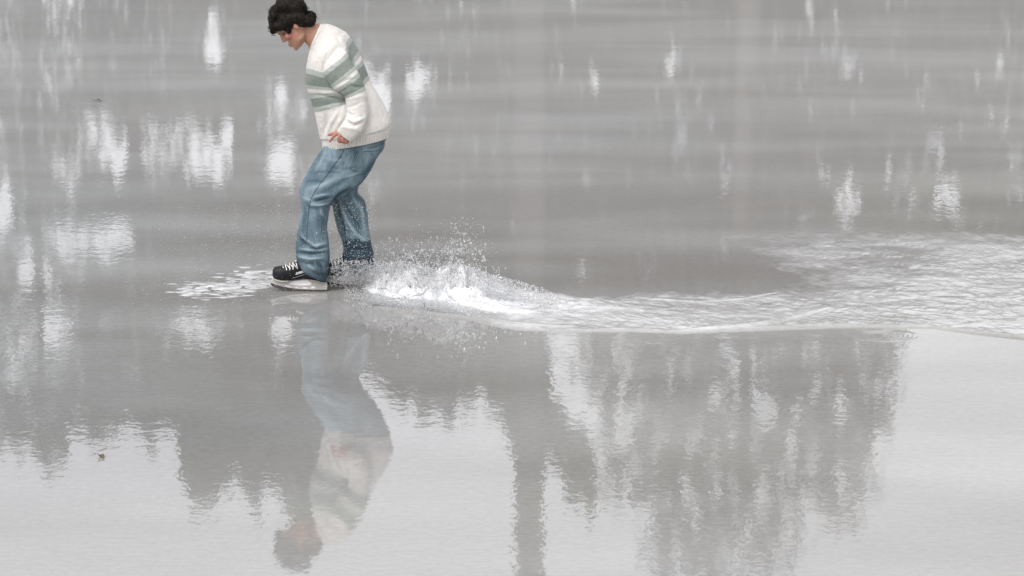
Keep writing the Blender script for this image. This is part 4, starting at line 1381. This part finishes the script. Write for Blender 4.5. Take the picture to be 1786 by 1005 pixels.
HP_ = [(471.6, 493.4), (473.5, 489.5), (476, 485.5), (478.5, 484.5), (486, 487.2), (497, 488.6), (514, 488.8), (528, 487), (541, 486.5), (553, 487.8), (562, 490.5), (569.5, 492.4), (570.6, 498), (570.4, 503.4), (569, 505.0), (545, 504.8), (521, 503.9),
       (505, 501.7), (493, 499.3), (481, 496.0), (474.5, 493.6)]
WIN = [(502.5, 495), (508, 491.2), (514, 488.9 + .6), (526, 488.2), (536.5, 487.6 + .3), (540.5, 491), (545, 495.6), (537, 497.4), (526, 498), (514, 497.3), (506, 496.4)]
HSM = [[(495.5, 496.2), (505, 497.4), (508.5, 500.4), (498, 499.6)], [(510.5, 498.4), (519.5, 499.4), (523.5, 502.4), (515, 501.6)], [(525, 500), (534, 499.8), (537.5, 502.8), (529.5, 503.2)], [(539.5, 499.2), (549.5, 498.2), (551.5, 501), (543.5, 502.8)]]
holder = plate('blade_holder', HP_, -.0085, .0085, HOLD, [WIN] + HSM)
for pl in [WIN] + HSM:
    plate('holder_window', pl, -.0045, .0045, INSERT, (), .0004)
# the holder flares where it meets the sole
bm = bmesh.new()
side_loft(bm, [((477.5, 483.8), (476.5, 487), .016), ((486, 486.6), (484.5, 490.6), .030), ((498, 487.8), (498, 491.4), .034), ((511, 488.2), (507, 490.4), .026)], 14, 20, 2.4); sk_bm('holder_flare', bm, HOLD)
bm = bmesh.new()
side_loft(bm, [((537, 486.3), (541, 489), .022), ((548, 486.8), (550, 490.8), .029), ((559, 489.2), (558, 493), .028), ((568, 491.2), (567, 494.8), .018)], 14, 20, 2.4); sk_bm('holder_flare', bm, HOLD)
RUN = [(471.8, 491.8), (474.5, 493.5), (481, 495.9), (493, 499.2), (505, 501.6), (521, 503.8), (545, 504.7), (569, 504.4), (570.2, 504.2), (570.6, 507.2), (569.4, 508.6), (560, 509.2), (545, 509.4), (532, 509.2), (518, 508.5), (504, 507), (490, 504.6), (480, 501.8), (474, 498.6), (472, 495.8)]
runner = plate('runner', RUN, -.0022, .0022, STEEL, (), .0004)

# name patch on the side of the boot, with its lettering
LB = [(515.5, 479.6), (516.9, 475.4), (531.5, 471.8), (533.5, 474.6)]


def drape_patch(name, quad, nx, ny, mat, off, parent=None):
    q = np.array(quad, float); V, F = [], []
    for j in range(ny):
        for i in range(nx):
            u_, w_ = i / (nx - 1), j / (ny - 1)
            p_ = (q[1] * (1 - u_) + q[2] * u_) * (1 - w_) + (q[0] * (1 - u_) + q[3] * u_) * w_
            h_ = drape(bb, [tuple(p_)], off)
            V.append(h_[0] if h_ else P(p_[0], p_[1], SY - .045))
    return sk(mesh_np(name, np.array(V), grid_faces(ny, nx, False), mat), parent)


patch_o = drape_patch('name_patch', LB, 14, 5, WHITE, .0012)
cu = bpy.data.curves.new('lettering', 'FONT'); cu.body = 'BAUER'; cu.size = 1; cu.extrude = 0.0; cu.align_x = 'CENTER'; cu.align_y = 'CENTER'; cu.offset = .018
o = bpy.data.objects.new('lettering', cu); COL.objects.link(o)
dg = bpy.context.evaluated_depsgraph_get()
me = bpy.data.meshes.new_from_object(o.evaluated_get(dg)); bpy.data.objects.remove(o)
n = len(me.vertices); a_ = np.empty(n * 3, np.float32); me.vertices.foreach_get('co', a_); a_ = a_.reshape(-1, 3)
w_ = a_[:, 0].max() - a_[:, 0].min(); h_ = a_[:, 1].max() - a_[:, 1].min()
uu = (a_[:, 0] - a_[:, 0].min()) / w_ * .84 + .08; vv = 1 - ((a_[:, 1] - a_[:, 1].min()) / h_ * .64 + .18)
q = np.array(LB)
out = []
for u_, v_ in zip(uu, vv):
    p_ = (q[1] * (1 - u_) + q[2] * u_) * (1 - v_) + (q[0] * (1 - u_) + q[3] * u_) * v_
    hh = drape(bb, [tuple(p_)], .0022); out.append(hh[0] if hh else P(p_[0], p_[1], SY - .046))
me.vertices.foreach_set('co', np.array(out, np.float32).ravel()); me.materials.clear(); me.materials.append(BLACK)
r_ = bpy.data.objects.new('lettering', me); COL.objects.link(r_); sk(r_, None)

# the far skate is a copy of the near one
s2 = skate.copy(); COL.objects.link(s2); s2.parent = person; s2.matrix_parent_inverse = skate.matrix_parent_inverse.copy()
s2.location = Vector(P(520, 508, SY)) + Vector((77 * S, FY - NY, 0))
for ch in [c for c in skate.children]:
    c = ch.copy(); COL.objects.link(c); c.parent = s2; c.matrix_parent_inverse = ch.matrix_parent_inverse.copy()

# ------------------------------------------------------------------ flying water
ICO1 = bmesh.new(); bmesh.ops.create_icosphere(ICO1, subdivisions=1, radius=1)
IV = np.array([v.co[:] for v in ICO1.verts]); IF_ = np.array([[v.index for v in f.verts] for f in ICO1.faces]); ICO1.free()
ICO2 = bmesh.new(); bmesh.ops.create_icosphere(ICO2, subdivisions=2, radius=1)
IV2 = np.array([v.co[:] for v in ICO2.verts]); IF2 = np.array([[v.index for v in f.verts] for f in ICO2.faces]); ICO2.free()


def drops(name, C, r, mat, parent=None, big=False, stretch=None):
    iv, jf = (IV2, IF2) if big else (IV, IF_)
    n = len(C)
    sc_ = r[:, None, None] * np.ones((n, 1, 3))
    if stretch is not None: sc_ = sc_ * stretch[:, None, :]
    V = C[:, None, :] + iv[None] * sc_
    F = jf[None] + (np.arange(n) * len(iv))[:, None, None]
    return mesh_np(name, V.reshape(-1, 3), F.reshape(-1, 3), mat, parent)


rd = np.random.default_rng(11)


def scatter(n, fx, fy, ylo, yhi):
    px = fx(n); py = fy(n, px)
    Y = rd.uniform(ylo, yhi, n)
    p = P(px, py, Y)
    return p


spl = empty('water_splash', (float(G(740, 530)[0]), float(G(740, 530)[1]), 0))
spo = np.array(spl.location)
tag(spl, 'white burst of meltwater thrown up just behind the rear skate', 'splash')


def su(o):
    o.parent = spl; o.matrix_parent_inverse = Matrix.Translation(-Vector(spo)); return o


# the heaped, aerated body of the splash
top_env = curve([(575, 492), (600, 490), (640, 484), (655, 474), (675, 467), (700, 465), (725, 471), (745, 474), (765, 478), (785, 466), (805, 470), (830, 478), (855, 488), (900, 498), (950, 514), (1000, 534), (1040, 548)])
ridge_g = curve([(575, 497), (640, 503), (700, 512), (760, 516), (820, 518), (900, 526), (960, 540), (1040, 552)])


def mound_fn(X, Y):
    # world position of the ridge and how tall it stands there
    q = np.stack([X, Y, np.zeros_like(X)], -1)
    px, py = PROJ(q)
    rg = ridge_g(px); hgt = np.clip((rg - top_env(px)) * S / math.cos(E), 0, None)
    Yr = G(px, rg)[..., 1]
    hgt = hgt * (1 - 0.55 * smooth(820, 900, px))
    wid = 0.15 + 0.26 * smooth(760, 900, px)
    d = (Y - Yr) / wid
    prof = np.exp(-d ** 2 * 1.2)
    spike = fbm(X * 22, Y * 22, 0.7, 4)
    sp2 = np.abs(noise3(X * 55, Y * 55, 3.3))
    h = hgt * prof * (0.68 + 0.42 * spike + 0.28 * sp2) - 0.006 + 0.003 * spike * prof
    ends = smooth(610, 680, px) * (1 - smooth(800, 960, px + 26 * noise3(X * 9, Y * 9, 1.1)))
    h = h * ends - 0.008 * (1 - ends)
    foam = np.clip(0.82 + 0.25 * spike, 0, 1)
    return h, foam, h > -0.001


x0_, x1_ = float(G(575, 500)[0]), float(G(1045, 520)[0])
mound = patch('foam', x0_, x1_, float(G(800, 585)[1]), float(G(800, 470)[1]), 0.006, 0.009, mound_fn, ICE)
su(mound); mound['kind'] = 'stuff'

# the thin curved sheet thrown towards the camera, with its beaded rim
base = catmull(np.array([(640, 533), (680, 537.5), (720, 542), (760, 547), (795, 551), (824, 555)], float), 90)
rim = catmull(np.array([(634, 506), (648, 500), (660, 503), (672, 505), (686, 511), (700, 514), (712, 517), (728, 514), (736, 513), (744, 506), (752, 502), (760, 505), (768, 503), (776, 508), (784, 519), (796, 528), (808, 540), (817, 549), (824, 555)], float), 90)
rim[:, 1] += 1.6 * fbm(np.arange(90) / 3.0, 0, 0, 2)
bw = G(base[:, 0], base[:, 1])
Yrim = bw[:, 1] + 0.03 * np.sin(np.linspace(0, math.pi, 90)) - .01
rw = P(rim[:, 0], rim[:, 1], Yrim)
NK = 14
rows_ = []
for k in range(NK):
    f = k / (NK - 1)
    w_ = bw * (1 - f) + rw * f
    w_[:, 1] -= 0.025 * math.sin(math.pi * f)
    w_[:, 1] += 0.004 * fbm(w_[:, 0] * 30, w_[:, 2] * 40, 2.0, 2)
    rows_.append(w_)
sh = mesh_np('water_sheet', np.array(rows_).reshape(-1, 3), grid_faces(NK, 90, False), SHEET); su(sh)
bm = bmesh.new(); rr3 = np.random.default_rng(3)
chain(bm, list(rows_[-1]), list(.0024 * (1 + .5 * rr3.uniform(-1, 1, 90))), 8, 1)
for k in range(70):   # little fingers of water breaking off the rim
    i = rr3.integers(2, 84); p = rows_[-1][i]
    dv = np.array([rr3.normal(0, .008), rr3.normal(0, .006), abs(rr3.normal(.008, .010))])
    chain(bm, [p, p + dv * .6, p + dv], [.0018, .0014, .0020], 6, 2)
bmesh.ops.recalc_face_normals(bm, faces=bm.faces[:])
me = bpy.data.meshes.new('sheet_rim'); bm.to_mesh(me); bm.free(); me.materials.append(DROP)
o = bpy.data.objects.new('sheet_rim', me); COL.objects.link(o); su(o)


def tri_env(n):
    return rd.beta(1.3, 2.6, n)


# droplets: dense in the body, thinning upwards, with a few large ones flung high
Cs, Rs = [], []
n = 15000
px = 636 + 370 * rd.beta(1.35, 2.0, n)
te = top_env(px); lo = ridge_g(px) + 10
py = lo - (lo - te + 10) * rd.beta(1.9, 1.3, n)
Yb = G(px, ridge_g(px))[..., 1] + rd.normal(-.05, .11, n)
Cs.append(P(px, py, Yb)); Rs.append(rd.gamma(2.2, .00055, n) + .0006)
n = 1900
px = rd.normal(735, 55, n); u_ = rd.random(n)
te = top_env(px)
py = te + 8 - (np.abs(rd.normal(0, 26, n)) + 14 * rd.random(n) * (px > 700))
Yb = rd.uniform(-.35, .25, n)
m = (px > 655) & (px < 850)
Cs.append(P(px, py, Yb)[m]); Rs.append((rd.gamma(1.8, .0007, n) + .0006)[m])
n = 260
px = rd.normal(812, 22, n); py = 470 - 92 * rd.beta(1.2, 1.5, n)
Cs.append(P(px, py, rd.uniform(-.25, .1, n))); Rs.append(rd.gamma(2.0, .0010, n) + .0010)
# drops breaking over the rear skate and trouser hem
n = 1500
px = 574 + 84 * rd.beta(1.4, 1.1, n); py = 500 - 46 * rd.beta(1.2, 1.9, n)
py = py - 10 * (px > 600) * rd.random(n)
Cs.append(P(px, py, FY - .09 - np.abs(rd.normal(0, .06, n)))); Rs.append(rd.gamma(2.0, .00050, n) + .0005)
# spray between the legs and just right of the hem
n = 1200
px = rd.normal(655, 22, n); py = 500 - 60 * rd.beta(1.1, 2.4, n)
Cs.append(P(px, py, rd.uniform(-.2, .2, n))); Rs.append(rd.gamma(2, .0007, n) + .0006)
n = 500
px = rd.uniform(575, 660, n); py = rd.uniform(345, 455, n)
Cs.append(P(px, py, FY - .13 - rd.random(n) * .2)); Rs.append(rd.gamma(1.6, .0005, n) + .0005)
# low drops in front, over the smooth apron of the sheet
n = 2600
px = 600 + 260 * rd.beta(1.0, 1.6, n); py = np.interp(px, [600, 640, 824], [512, 524, 548]) - 8 + rd.normal(0, 10, n)
Cs.append(P(px, py, G(px, py + 4)[..., 1] - .02)); Rs.append(rd.gamma(2, .0006, n) + .0005)
C_ = np.concatenate(Cs); R_ = np.clip(np.concatenate(Rs), .0005, .0065)
keepm = C_[:, 2] > 0.001
C_, R_ = C_[keepm], R_[keepm]
bigm = R_ > .0036
o = drops('droplets', C_[~bigm], R_[~bigm], DROP, None); su(o); o['kind'] = 'stuff'
st_ = rd.uniform(.7, 1.6, (bigm.sum(), 3))
o = drops('large_drops', C_[bigm], R_[bigm], CLEAR, None, True, st_); su(o); o['kind'] = 'stuff'

# threads of water pulled out between the drops
bm = bmesh.new()
def threads(n, gx, gy, yy, ln, rad, up=0.5):
    for k in range(n):
        px, py = gx(), gy()
        p = P(px, py, yy()); dv = np.array([rr3.normal(.3, .6), rr3.normal(0, .3), rr3.normal(up, .6)]); dv /= np.linalg.norm(dv)
        dv *= ln * rr3.uniform(.4, 1.4); b_ = np.array([rr3.normal(0, .25), 0, rr3.normal(0, .25)]) * ln
        if (p + dv)[2] < .002: continue
        r_ = rad * rr3.uniform(.6, 1.5)
        chain(bm, [p, p + dv * .5 + b_, p + dv], [r_ * 1.2, r_ * .7, r_ * 1.4], 5, 2)
threads(520, lambda: rr3.uniform(577, 656), lambda: rr3.uniform(456, 490), lambda: FY - .08 - rr3.uniform(0, .1), .015, .0008)
threads(420, lambda: 640 + 250 * rr3.beta(1.1, 1.8), lambda: rr3.uniform(470, 500), lambda: rr3.uniform(-.2, .15), .026, .0012, .8)
threads(60, lambda: rr3.normal(740, 50), lambda: rr3.uniform(435, 475), lambda: rr3.uniform(-.2, .15), .022, .0011, .8)
# low ropes of water trailing to the right behind the splash
for k in range(46):
    x0 = rr3.uniform(690, 900); y0 = float(np.interp(x0, [690, 900], [496, 528])) + rr3.normal(0, 7); ln = rr3.uniform(20, 60)
    yy = float(G(x0, y0 + 8)[1])
    q = [P(x0, y0, yy), P(x0 + ln * .4, y0 - rr3.uniform(1, 6), yy), P(x0 + ln, y0 + rr3.uniform(0, 8), yy)]
    if min(v_[2] for v_ in q) < .002: continue
    chain(bm, q, [.0012, .0020 * rr3.uniform(.5, 1.3), .0009], 6, 4)
bmesh.ops.recalc_face_normals(bm, faces=bm.faces[:])
me = bpy.data.meshes.new('water_threads'); bm.to_mesh(me); bm.free(); me.materials.append(DROP)
o = bpy.data.objects.new('water_threads', me); COL.objects.link(o); su(o); o['kind'] = 'stuff'

# fine mist carried ahead and to the left of the skater
n = 2300
k = rd.random(n)
px = 640 - 400 * rd.beta(1.1, 1.9, n); py = 345 + (px < 640) * rd.gamma(3.2, 26, n)
p1 = P(px, np.minimum(py, 500), rd.uniform(-.5, .5, n))
n = 700
px = rd.normal(400, 85, n); py = rd.normal(505, 20, n)
p2 = P(px, py, np.minimum(G(px, py + 8)[..., 1], .4))
C_ = np.concatenate([p1, p2]); C_ = C_[C_[:, 2] > .001]
mist = drops('fine_spray', C_, rd.gamma(1.6, .00035, len(C_)) + .0006, DROP)
tag(mist, 'sparse fine droplets in the air around the skater\'s legs and ahead of the front skate', 'spray', kind='stuff')
